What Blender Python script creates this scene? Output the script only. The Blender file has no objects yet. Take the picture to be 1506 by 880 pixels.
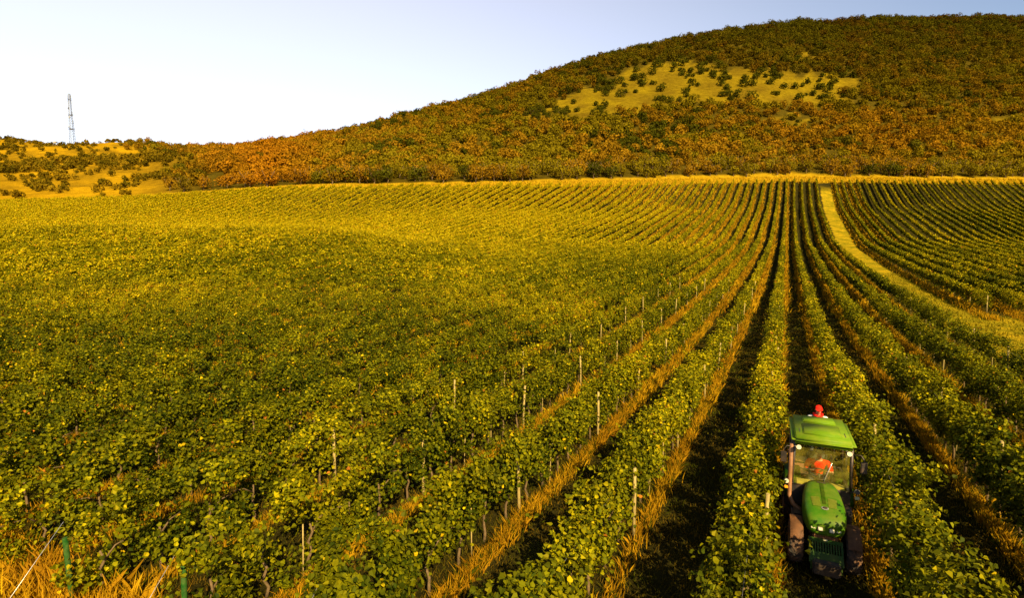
import bpy, bmesh, math, random
import numpy as np
from mathutils import Vector, Matrix, Euler

random.seed(7)
rng = np.random.default_rng(7)
R = math.radians
scene = bpy.context.scene
col = scene.collection

# ------------------------------------------------------------------ camera
CAM_H = 6.8
YAW, PITCH = R(27.12), R(5.13)
cam_d = bpy.data.cameras.new("camera")
cam = bpy.data.objects.new("camera", cam_d)
col.objects.link(cam)
cam.location = (0, 0, CAM_H)
cam.rotation_euler = (R(90) - PITCH, 0, YAW)
cam_d.sensor_width = 36.0
cam_d.lens = 780 / 1506 * 36.0
cam_d.clip_start = 0.2
cam_d.clip_end = 8000
scene.camera = cam

# ------------------------------------------------------------------ light
SUN_EL, SUN_AZ = 36.0, 135.0        # azimuth clockwise from +Y (from the right, a little behind the camera)
world = bpy.data.worlds.new("World")
scene.world = world
world.use_nodes = True
wn = world.node_tree
for n in list(wn.nodes):
    wn.nodes.remove(n)
out = wn.nodes.new('ShaderNodeOutputWorld')
bg = wn.nodes.new('ShaderNodeBackground')
sky = wn.nodes.new('ShaderNodeTexSky')
sky.sky_type = 'NISHITA'
sky.sun_disc = False
sky.sun_elevation = R(SUN_EL)
sky.sun_rotation = R(SUN_AZ)
sky.altitude = 200
sky.air_density = 1.0
sky.dust_density = 1.6
sky.ozone_density = 1.0
bg.inputs['Strength'].default_value = 0.06
# thin bright haze low in the sky, strongest towards the left-hand (north-west) horizon
wtc = wn.nodes.new('ShaderNodeTexCoord')
wdot = wn.nodes.new('ShaderNodeVectorMath'); wdot.operation = 'DOT_PRODUCT'
wdot.inputs[1].default_value = (-0.86, 0.42, -0.55)
wn.links.new(wtc.outputs['Generated'], wdot.inputs[0])
wmr = wn.nodes.new('ShaderNodeMapRange'); wmr.interpolation_type = 'SMOOTHSTEP'
wmr.inputs['From Min'].default_value = -0.25; wmr.inputs['From Max'].default_value = 0.85
wmr.inputs['To Min'].default_value = 0.0; wmr.inputs['To Max'].default_value = 1.0
wn.links.new(wdot.outputs['Value'], wmr.inputs['Value'])
wadd = wn.nodes.new('ShaderNodeMix'); wadd.data_type = 'RGBA'; wadd.blend_type = 'ADD'
wadd.inputs['B'].default_value = (3.8, 3.15, 2.9, 1)
wn.links.new(wmr.outputs[0], wadd.inputs['Factor'])
wn.links.new(sky.outputs[0], wadd.inputs['A'])
wn.links.new(wadd.outputs['Result'], bg.inputs['Color'])
wn.links.new(bg.outputs[0], out.inputs['Surface'])

sd = bpy.data.lights.new("sun", 'SUN')
sd.energy = 5.0
sd.angle = R(0.5)
sd.color = (1.0, 0.78, 0.40)
sun = bpy.data.objects.new("sun", sd)
col.objects.link(sun)
sv = Vector((math.sin(R(SUN_AZ)) * math.cos(R(SUN_EL)), math.cos(R(SUN_AZ)) * math.cos(R(SUN_EL)), math.sin(R(SUN_EL))))
sun.rotation_euler = sv.to_track_quat('Z', 'Y').to_euler()
sun.location = (60, -40, 60)

scene.view_settings.view_transform = 'Standard'
scene.view_settings.look = 'None'
scene.view_settings.exposure = 1.45
scene.view_settings.gamma = 1
scene.view_settings.use_curve_mapping = False
scene.render.engine = 'CYCLES'
scene.cycles.max_bounces = 6
scene.cycles.transparent_max_bounces = 12

# ------------------------------------------------------------------ tags
def tag(o, label=None, cat=None, group=None, kind=None):
    if label: o['label'] = label
    if cat: o['category'] = cat
    if group: o['group'] = group
    if kind: o['kind'] = kind
    return o

def empty(name, loc=(0, 0, 0), rz=0.0):
    o = bpy.data.objects.new(name, None)
    col.objects.link(o)
    o.location = loc
    o.rotation_euler = (0, 0, rz)
    o.empty_display_size = 0.3
    return o

# ------------------------------------------------------------------ materials
def nodes_of(name):
    m = bpy.data.materials.new(name)
    m.use_nodes = True
    nt = m.node_tree
    b = nt.nodes['Principled BSDF']
    return m, nt, b

def simple(name, color, rough=0.6, metal=0.0, var=0.18, scale=6.0, dirt=None, dirt_amt=0.0, coat=0.0, spec=0.5):
    """painted / bare material with uneven tone and dust"""
    m, nt, b = nodes_of(name)
    tc = nt.nodes.new('ShaderNodeTexCoord')
    nz = nt.nodes.new('ShaderNodeTexNoise')
    nz.inputs['Scale'].default_value = scale
    nz.inputs['Detail'].default_value = 6
    nt.links.new(tc.outputs['Object'], nz.inputs['Vector'])
    r = nt.nodes.new('ShaderNodeValToRGB')
    r.color_ramp.elements[0].position = 0.3
    r.color_ramp.elements[1].position = 0.7
    r.color_ramp.elements[0].color = tuple(c * (1 - var) for c in color) + (1,)
    r.color_ramp.elements[1].color = tuple(min(1, c * (1 + var)) for c in color) + (1,)
    nt.links.new(nz.outputs['Fac'], r.inputs['Fac'])
    src = r.outputs['Color']
    if dirt:
        n2 = nt.nodes.new('ShaderNodeTexNoise')
        n2.inputs['Scale'].default_value = scale * 0.5
        n2.inputs['Detail'].default_value = 8
        n2.inputs['Roughness'].default_value = 0.7
        nt.links.new(tc.outputs['Object'], n2.inputs['Vector'])
        mp = nt.nodes.new('ShaderNodeMapRange')
        mp.inputs['From Min'].default_value = 0.42
        mp.inputs['From Max'].default_value = 0.68
        mp.inputs['To Max'].default_value = dirt_amt
        nt.links.new(n2.outputs['Fac'], mp.inputs['Value'])
        mx = nt.nodes.new('ShaderNodeMix')
        mx.data_type = 'RGBA'
        mx.inputs['B'].default_value = tuple(dirt) + (1,)
        nt.links.new(mp.outputs[0], mx.inputs['Factor'])
        nt.links.new(src, mx.inputs['A'])
        src = mx.outputs['Result']
    nt.links.new(src, b.inputs['Base Color'])
    b.inputs['Roughness'].default_value = rough
    b.inputs['Metallic'].default_value = metal
    b.inputs['Specular IOR Level'].default_value = spec
    b.inputs['Coat Weight'].default_value = coat
    return m

def leafy(name, transl=0.24, rough=0.6, spec=0.04, attr='tint'):
    """foliage: colour of each leaf from the 'tint' attribute, part of the light passes through"""
    m, nt, b = nodes_of(name)
    a = nt.nodes.new('ShaderNodeAttribute')
    a.attribute_name = attr
    nt.links.new(a.outputs['Color'], b.inputs['Base Color'])
    b.inputs['Roughness'].default_value = rough
    b.inputs['Specular IOR Level'].default_value = spec
    tr = nt.nodes.new('ShaderNodeBsdfTranslucent')
    hs = nt.nodes.new('ShaderNodeMix'); hs.data_type = 'RGBA'; hs.blend_type = 'MULTIPLY'
    hs.inputs['Factor'].default_value = 1.0
    hs.inputs['B'].default_value = (1.5, 1.4, 0.5, 1)
    nt.links.new(a.outputs['Color'], hs.inputs['A'])
    nt.links.new(hs.outputs['Result'], tr.inputs['Color'])
    mx = nt.nodes.new('ShaderNodeMixShader')
    mx.inputs['Fac'].default_value = transl
    nt.links.new(b.outputs[0], mx.inputs[1])
    nt.links.new(tr.outputs[0], mx.inputs[2])
    nt.links.new(mx.outputs[0], nt.nodes['Material Output'].inputs['Surface'])
    return m

M_leaf = leafy('vine_leaf')
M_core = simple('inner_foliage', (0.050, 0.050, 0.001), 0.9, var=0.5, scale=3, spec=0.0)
M_tree = leafy('tree_foliage', 0.25, 0.8, 0.0)
M_grass = leafy('dry_grass_blades', 0.3, 0.8, 0.0)
M_bark = simple('bark', (0.10, 0.065, 0.03), 0.9, var=0.4, scale=12, spec=0.1)
M_post = simple('weathered_post', (0.26, 0.19, 0.06), 0.8, var=0.3, scale=9, spec=0.2)
M_gpost = simple('green_painted_post', (0.006, 0.050, 0.003), 0.8, var=0.4, scale=9, spec=.1, dirt=(0.08, 0.06, 0.02), dirt_amt=.5)
M_wire = simple('galvanised_wire', (0.5, 0.48, 0.42), 0.4, 0.8, var=0.1)

# ------------------------------------------------------------------ terrain
CA, SA = math.cos(YAW), math.sin(YAW)
def tdep(y):                       # slope of the sight line through a picture row
    v = (440 - y) / 780
    return math.tan(math.atan(v) - PITCH)
def uD(X, Y):
    D = Y * CA - X * SA
    Rr = X * CA + Y * SA
    return Rr, D
def xy(u, D):
    return D * (u * CA - SA), D * (CA + u * SA)

TPL_D = [0, 36, 48, 70, 98, 136, 198, 233]
TPL_Z = [-6.8, -6.8, -6.2, -4.9, -2.7, 1.0, 14.8, 28.8]
# u column: (picture x, field edge distance, edge row y, skyline y, skyline distance, left-type weight)
COLS = [(-900, 215, 300, 205, 470, 1), (-300, 215, 298, 199, 470, 1), (0, 205, 292, 205, 470, 1), (100, 200, 288, 210, 470, 1), (200, 196, 285, 214, 465, 1),
        (300, 190, 277, 216, 450, 1), (400, 186, 268, 212, 430, 1), (480, 185, 266, 200, 420, 1), (560, 186, 266, 190, 420, .6),
        (650, 188, 266, 163, 430, .25), (753, 192, 265, 127, 450, .04), (850, 199, 265, 93, 470, 0), (950, 211, 264, 67, 490, 0),
        (1050, 222, 263, 45, 510, 0), (1152, 233, 262, 33, 530, 0), (1250, 231, 262, 28, 540, 0), (1350, 228, 263, 27, 540, 0),
        (1450, 228, 264, 30, 540, 0), (1600, 235, 265, 36, 540, 0), (1900, 245, 268, 60, 540, 0), (2500, 250, 270, 110, 540, 0)]
cu = np.array([(c[0] - 753) / 780 for c in COLS])
Dg = np.arange(0, 2401, 2.0)
def colprofile(c):
    x, De, ye, ys, Ds, wl = c
    ze = tdep(ye) * De - 1.9
    f = De / 233.0
    zr = np.interp(Dg, np.array(TPL_D) * f, -6.8 + (np.array(TPL_Z) + 6.8) * (ze + 6.8) / 35.6)
    zl = np.interp(Dg, [0, 28, 50, 75, 95, 128, 158, De], [-6.8, -6.8, -5.5, -0.9, 3.3, 2.9, 8.0, ze])
    z = zr * (1 - wl) + zl * wl
    te = ze / De
    ts = tdep(ys)
    s = np.clip((Dg - De) / (Ds - De), 0, 1)
    t = te + (ts - te) * (1 - (1 - s) ** 1.45)
    hill = Dg * t
    zs = ts * Ds
    past = np.clip(Dg - Ds, 0, None)
    back = zs - 0.0006 * past ** 2 * np.clip(1, 0, 1)
    back = np.maximum(back, zs - 0.10 * past - 6)
    back = np.maximum(back, 5)
    z = np.where(Dg <= De, z, np.where(Dg <= Ds, hill, back))
    return z
Zc = np.array([colprofile(c) for c in COLS])
ker = np.exp(-0.5 * (np.arange(-8, 9) / 3.2) ** 2); ker /= ker.sum()
Zc = np.array([np.convolve(np.pad(z, 8, mode='edge'), ker, mode='valid') for z in Zc])
ug = np.linspace(cu[0], cu[-1], 700)
Zt = np.array([np.interp(ug, cu, Zc[:, j]) for j in range(len(Dg))])      # [D,u]
k2 = np.exp(-0.5 * (np.arange(-16, 17) / 6.5) ** 2); k2 /= k2.sum()
Zt = np.array([np.convolve(np.pad(r_, 16, mode='edge'), k2, mode='valid') for r_ in Zt])
# signed periodic value noise for gentle relief
def vnoise(x, y, seed=0):
    x = np.asarray(x, float); y = np.asarray(y, float)
    xi = np.floor(x).astype(np.int64); yi = np.floor(y).astype(np.int64)
    xf = x - xi; yf = y - yi
    def h(a, b):
        n = (a * 374761393 + b * 668265263 + seed * 1274126177) & 0xffffffff
        n = ((n ^ (n >> 13)) * 1274126177) & 0xffffffff
        return ((n ^ (n >> 16)) & 0xffff) / 65535.0
    sx = xf * xf * (3 - 2 * xf); sy = yf * yf * (3 - 2 * yf)
    a = h(xi, yi) * (1 - sx) + h(xi + 1, yi) * sx
    b = h(xi, yi + 1) * (1 - sx) + h(xi + 1, yi + 1) * sx
    return (a * (1 - sy) + b * sy) * 2 - 1
DEDGE = lambda u: np.interp(u, cu, [c[1] for c in COLS])
def ground(X, Y):
    """height above the tractor alley"""
    X = np.asarray(X, float); Y = np.asarray(Y, float)
    Rr, D = uD(X, Y)
    Dm = np.maximum(D, 1.0)
    u = np.clip(Rr / Dm, ug[0], ug[-1] - 1e-6)
    a = (u - ug[0]) / (ug[1] - ug[0]); ai = np.clip(a.astype(int), 0, len(ug) - 2); af = a - ai
    d = np.clip(Dm, 0, Dg[-1] - 2.01) / 2.0; di = d.astype(int); df = d - di
    z = (Zt[di, ai] * (1 - af) + Zt[di, ai + 1] * af) * (1 - df) + (Zt[di + 1, ai] * (1 - af) + Zt[di + 1, ai + 1] * af) * df
    z = z + CAM_H
    w = np.clip((D - DEDGE(u)) / 60, 0, 1)
    z = z + w * (3.2 * vnoise(X / 55, Y / 55, 3) + 1.3 * vnoise(X / 21, Y / 21, 5))
    return z

def gz(x, y):
    return float(ground(np.array([x]), np.array([y]))[0])
def pix(X, Y, Z):
    """where a point of the place stands in the picture plane (used for the layout of clearings)"""
    Rr, D = uD(np.asarray(X, float), np.asarray(Y, float))
    up = Z - CAM_H
    f = D * math.cos(PITCH) - up * math.sin(PITCH)
    v = up * math.cos(PITCH) + D * math.sin(PITCH)
    return 753 + 780 * Rr / f, 440 - 780 * v / f

def inpoly(px, py, poly):
    inside = np.zeros(px.shape, bool)
    n = len(poly)
    for i in range(n):
        x1, y1 = poly[i]; x2, y2 = poly[(i + 1) % n]
        c = ((y1 > py) != (y2 > py)) & (px < (x2 - x1) * (py - y1) / (y2 - y1 + 1e-9) + x1)
        inside ^= c
    return inside
CLEAR = [[(770, 178), (840, 138), (925, 100), (1010, 90), (1060, 100), (1150, 106), (1262, 116), (1250, 152), (1150, 160), (1080, 152), (1000, 156), (930, 164), (860, 180)],
         [(1160, 92), (1190, 78), (1208, 80), (1185, 94)], [(1115, 180), (1150, 168), (1200, 176), (1170, 190)], [(1270, 166), (1300, 162), (1300, 172)], [(1440, 170), (1500, 172), (1490, 182)]]
def clear_mask(px, py):
    jx = px + 14 * vnoise(px / 17, py / 9, 11) + 9 * vnoise(px / 6, py / 5, 13); jy = py + 6 * vnoise(px / 15, py / 8, 12) + 4 * vnoise(px / 6, py / 4, 14)
    m = np.zeros(np.shape(px), bool)
    for p in CLEAR: m |= inpoly(jx, jy, p)
    return m
EXTRA = {'east': 17.5}
TRACK = (11.9, 16.3)      # grass track between the two blocks
S_ROW, X0 = 2.8, -0.41

# grid lines: dense near, coarse far
def lines(a, b, c, d):
    return np.unique(np.concatenate([np.linspace(-4000, a, 14), np.arange(a, b, 8.0), np.arange(b, c, 3.0), np.arange(c, d, 8.0), np.linspace(d, 4000, 14)]))
gx = lines(-700, -300, 240, 560)
gy = lines(-120, -30, 400, 800)
GX, GY = np.meshgrid(gx, gy)
GZ = ground(GX.ravel(), GY.ravel())
nx, ny = len(gx), len(gy)
V = np.stack([GX.ravel(), GY.ravel(), GZ], 1)
I = np.arange(nx * ny).reshape(ny, nx)
F = np.stack([I[:-1, :-1].ravel(), I[:-1, 1:].ravel(), I[1:, 1:].ravel(), I[1:, :-1].ravel()], 1)

def mesh_np(name, V, F, mats, face_col=None, mat_idx=None, smooth=False, face_name='tint'):
    """one mesh from arrays; F is a list of (k,n) index arrays or one array"""
    me = bpy.data.meshes.new(name)
    Fs = F if isinstance(F, list) else [F]
    nv = len(V)
    me.vertices.add(nv)
    me.vertices.foreach_set('co', np.ascontiguousarray(V, dtype=np.float32).ravel())
    loops = np.concatenate([f.ravel() for f in Fs]).astype(np.int32)
    tot = np.concatenate([np.full(len(f), f.shape[1], np.int32) for f in Fs])
    st = np.concatenate([[0], np.cumsum(tot)[:-1]]).astype(np.int32)
    me.loops.add(len(loops)); me.polygons.add(len(tot))
    me.loops.foreach_set('vertex_index', loops)
    me.polygons.foreach_set('loop_start', st)
    try:
        me.polygons.foreach_set('loop_total', tot)
    except Exception:
        pass
    for m in mats: me.materials.append(m)
    if mat_idx is not None:
        me.polygons.foreach_set('material_index', mat_idx.astype(np.int32))
    me.polygons.foreach_set('use_smooth', np.full(len(tot), smooth, dtype=bool))
    me.update(calc_edges=True)
    if face_col is not None:
        at = me.attributes.new(face_name, 'FLOAT_COLOR', 'FACE')
        c4 = np.concatenate([face_col, np.ones((len(face_col), 1))], 1).astype(np.float32)
        at.data.foreach_set('color', c4.ravel())
    return me

def obj_np(name, me, parent=None, loc=None):
    o = bpy.data.objects.new(name, me)
    col.objects.link(o)
    if parent: o.parent = parent
    if loc is not None: o.location = loc
    return o

# ground colour regions, one per vertex (cover of the soil, not light)
px_, py_ = pix(V[:, 0], V[:, 1], V[:, 2])
Rr_, D_ = uD(V[:, 0], V[:, 1])
u_ = Rr_ / np.maximum(D_, 1)
de_ = DEDGE(u_)
infield = (D_ < de_) & (V[:, 1] > 3.5)
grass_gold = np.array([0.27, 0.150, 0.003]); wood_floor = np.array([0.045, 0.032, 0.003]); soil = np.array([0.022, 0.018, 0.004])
vc = np.tile(wood_floor, (len(V), 1))
left_w = np.clip((315 + 35 * vnoise(V[:, 0] / 30, V[:, 1] / 30, 9) - px_) / 110, 0, 1)
gmix = np.clip(.5 + .6 * vnoise(V[:, 0] / 24, V[:, 1] / 13, 16) + .3 * vnoise(V[:, 0] / 7, V[:, 1] / 7, 17), 0, 1)[:, None]
vc = vc * (1 - left_w[:, None]) + (grass_gold * gmix + np.array([0.14, 0.080, 0.003]) * (1 - gmix)) * left_w[:, None]
cl = clear_mask(px_, py_)
mott = .5 + .5 * vnoise(V[:, 0] / 9, V[:, 1] / 9, 15)[:, None]
vc = np.where((cl & (D_ > 260))[:, None], np.array([0.135, 0.093, 0.003]) * mott + np.array([0.075, 0.048, 0.003]) * (1 - mott), vc)
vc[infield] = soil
strip = (D_ > de_) & (D_ < de_ + 10)
vc[strip] = np.array([0.22, 0.135, 0.004])
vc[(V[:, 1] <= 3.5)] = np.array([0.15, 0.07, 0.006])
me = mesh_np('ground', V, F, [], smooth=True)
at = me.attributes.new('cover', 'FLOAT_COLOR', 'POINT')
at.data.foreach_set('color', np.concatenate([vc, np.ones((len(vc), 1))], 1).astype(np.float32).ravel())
mG, nt, b = nodes_of('ground_cover')
a = nt.nodes.new('ShaderNodeAttribute'); a.attribute_name = 'cover'
ge = nt.nodes.new('ShaderNodeNewGeometry')
n1 = nt.nodes.new('ShaderNodeTexNoise'); n1.inputs['Scale'].default_value = 0.35; n1.inputs['Detail'].default_value = 10; n1.inputs['Roughness'].default_value = 0.75
n2 = nt.nodes.new('ShaderNodeTexNoise'); n2.inputs['Scale'].default_value = 5.0; n2.inputs['Detail'].default_value = 8; n2.inputs['Roughness'].default_value = 0.7
nt.links.new(ge.outputs['Position'], n1.inputs['Vector']); nt.links.new(ge.outputs['Position'], n2.inputs['Vector'])
def math_node(nt, op, a_, b_=None, clamp=False):
    n = nt.nodes.new('ShaderNodeMath'); n.operation = op; n.use_clamp = clamp
    for i, v in enumerate((a_, b_)):
        if v is None: continue
        if isinstance(v, (int, float)): n.inputs[i].default_value = v
        else: nt.links.new(v, n.inputs[i])
    return n.outputs[0]
mr = nt.nodes.new('ShaderNodeMapRange'); mr.inputs['From Min'].default_value = 0.3; mr.inputs['From Max'].default_value = 0.7; mr.inputs['To Min'].default_value = 0.55; mr.inputs['To Max'].default_value = 1.45
nt.links.new(n1.outputs['Fac'], mr.inputs['Value'])
mr2 = nt.nodes.new('ShaderNodeMapRange'); mr2.inputs['From Min'].default_value = 0.3; mr2.inputs['From Max'].default_value = 0.7; mr2.inputs['To Min'].default_value = 0.6; mr2.inputs['To Max'].default_value = 1.4
nt.links.new(n2.outputs['Fac'], mr2.inputs['Value'])
mult = math_node(nt, 'MULTIPLY', mr.outputs[0], mr2.outputs[0])
vm = nt.nodes.new('ShaderNodeVectorMath'); vm.operation = 'SCALE'
# the grass track is a band at fixed X, with an uneven edge
sp = nt.nodes.new('ShaderNodeSeparateXYZ'); nt.links.new(ge.outputs['Position'], sp.inputs[0])
wob = math_node(nt, 'MULTIPLY', math_node(nt, 'SUBTRACT', n1.outputs['Fac'], 0.5), 2.4)
xx = math_node(nt, 'ADD', sp.outputs['X'], wob)
e1 = math_node(nt, 'MULTIPLY', math_node(nt, 'SUBTRACT', xx, TRACK[0]), 2.0, True)
e2 = math_node(nt, 'MULTIPLY', math_node(nt, 'SUBTRACT', TRACK[1], xx), 2.0, True)
yy = math_node(nt, 'MULTIPLY', math_node(nt, 'SUBTRACT', 66.0, sp.outputs['Y']), 0.3, True)
e2b = math_node(nt, 'MAXIMUM', e2, yy)
m_t = math_node(nt, 'MULTIPLY', e1, e2b)
edge_y = math_node(nt, 'MULTIPLY', math_node(nt, 'SUBTRACT', sp.outputs['Y'], 3.0), 0.5, True)
far_y = math_node(nt, 'MULTIPLY', math_node(nt, 'SUBTRACT', 262.0, sp.outputs['Y']), 0.1, True)
m_t = math_node(nt, 'MULTIPLY', math_node(nt, 'MULTIPLY', m_t, edge_y), far_y)
mx = nt.nodes.new('ShaderNodeMix'); mx.data_type = 'RGBA'
nt.links.new(m_t, mx.inputs['Factor']); nt.links.new(a.outputs['Color'], mx.inputs['A'])
tr = nt.nodes.new('ShaderNodeValToRGB')
tr.color_ramp.elements[0].color = (0.13, 0.12, 0.005, 1); tr.color_ramp.elements[1].color = (0.25, 0.155, 0.005, 1)
tr.color_ramp.elements[0].position = 0.35; tr.color_ramp.elements[1].position = 0.65
nt.links.new(n1.outputs['Fac'], tr.inputs['Fac']); nt.links.new(tr.outputs[0], mx.inputs['B'])
nt.links.new(mx.outputs['Result'], vm.inputs[0]); nt.links.new(mult, vm.inputs['Scale'])
nt.links.new(vm.outputs[0], b.inputs['Base Color'])
b.inputs['Roughness'].default_value = 0.95; b.inputs['Specular IOR Level'].default_value = 0.0
bp = nt.nodes.new('ShaderNodeBump'); bp.inputs['Strength'].default_value = 0.9; bp.inputs['Distance'].default_value = 0.12
nt.links.new(n2.outputs['Fac'], bp.inputs['Height']); nt.links.new(bp.outputs[0], b.inputs['Normal'])
me.materials.append(mG)
gobj = obj_np('ground', me)
tag(gobj, kind='structure')

# ------------------------------------------------------------------ leaves
def rand_frames(nrm, n):
    """two tangent vectors for each normal, randomly turned"""
    r = rng.normal(size=(n, 3))
    t = np.cross(nrm, r); t /= np.linalg.norm(t, axis=1, keepdims=True) + 1e-9
    b_ = np.cross(nrm, t)
    return t, b_
def unit(a): return a / (np.linalg.norm(a, axis=1, keepdims=True) + 1e-9)

def leaves_fine(P, N, size):
    """lobed leaves folded along the midrib: 8 vertices, 2 five-cornered halves"""
    n = len(P); t, b_ = rand_frames(N, n)
    s = size[:, None]
    fold = (0.22 * s) * N
    c = [P - 0.45 * s * t,                                    # stalk end
         P + 0.62 * s * t - fold * .4,                        # tip
         P - 0.42 * s * t + 0.42 * s * b_ + fold, P + 0.02 * s * t + 0.52 * s * b_ + fold, P + 0.30 * s * t + 0.26 * s * b_ + fold * .4,
         P - 0.42 * s * t - 0.42 * s * b_ + fold, P + 0.02 * s * t - 0.52 * s * b_ + fold, P + 0.30 * s * t - 0.26 * s * b_ + fold * .4]
    V = np.stack(c, 1).reshape(-1, 3)
    o = np.arange(n)[:, None] * 8
    F = np.concatenate([o + np.array([0, 2, 3, 4, 1]), o + np.array([1, 7, 6, 5, 0])], 1).reshape(-1, 5)
    return V, F, 2
def leaves_quad(P, N, size):
    n = len(P); t, b_ = rand_frames(N, n)
    s = size[:, None]
    a1 = rng.uniform(.35, .6, (n, 1)); a2 = rng.uniform(.35, .6, (n, 1))
    bend = 0.18 * s * N
    c = [P - a1 * s * t + bend * 0, P + a2 * s * b_ + bend, P + a1 * s * t - bend, P - a2 * s * b_ + bend]
    V = np.stack(c, 1).reshape(-1, 3)
    o = np.arange(n)[:, None] * 4
    return V, (o + np.arange(4)), 1

GREEN_D = np.array([0.022, 0.032, 0.001]); GREEN = np.array([0.112, 0.108, 0.001]); YGREEN = np.array([0.32, 0.25, 0.002]); GOLD = np.array([0.46, 0.28, 0.003]); RUST = np.array([0.38, 0.13, 0.012])

def leaf_tints(P, n, up=0.0):
    base = vnoise(P[:, 0] / 9, P[:, 1] / 14, 21) * .5 + vnoise(P[:, 0] / 2.3, P[:, 1] / 2.1, 22) * .5
    _, Dp = uD(P[:, 0], P[:, 1])
    west = np.clip((-P[:, 0] - 8) / 60, 0, 1)
    left = west * .06 + np.clip((Dp - 35) / 65, 0, 1) * (.05 + .34 * west) + np.clip((Dp - 90) / 50, 0, 1) * (.05 + .14 * west)
    r = rng.random(n)
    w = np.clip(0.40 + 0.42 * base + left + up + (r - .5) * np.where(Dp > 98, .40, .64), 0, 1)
    c = np.where(w[:, None] < .5, GREEN_D + (GREEN - GREEN_D) * (w[:, None] * 2), GREEN + (YGREEN - GREEN) * (w[:, None] * 2 - 1))
    g = rng.random(n) < (0.02 + 0.22 * np.clip(base + .1, 0, 1) ** 2 + left * .55)
    g &= (rng.random(n) < np.clip(.35 + Dp / 60, 0, 1))
    c[g] = YGREEN + (GOLD - YGREEN) * rng.random((g.sum(), 1)) ** 1.5
    q = rng.random(n) < 0.003 + 0.035 * (base > .42)
    c[q] = RUST * rng.uniform(.6, 1.1, (q.sum(), 1))
    return c * rng.uniform(.75, 1.2, (n, 1))

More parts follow.
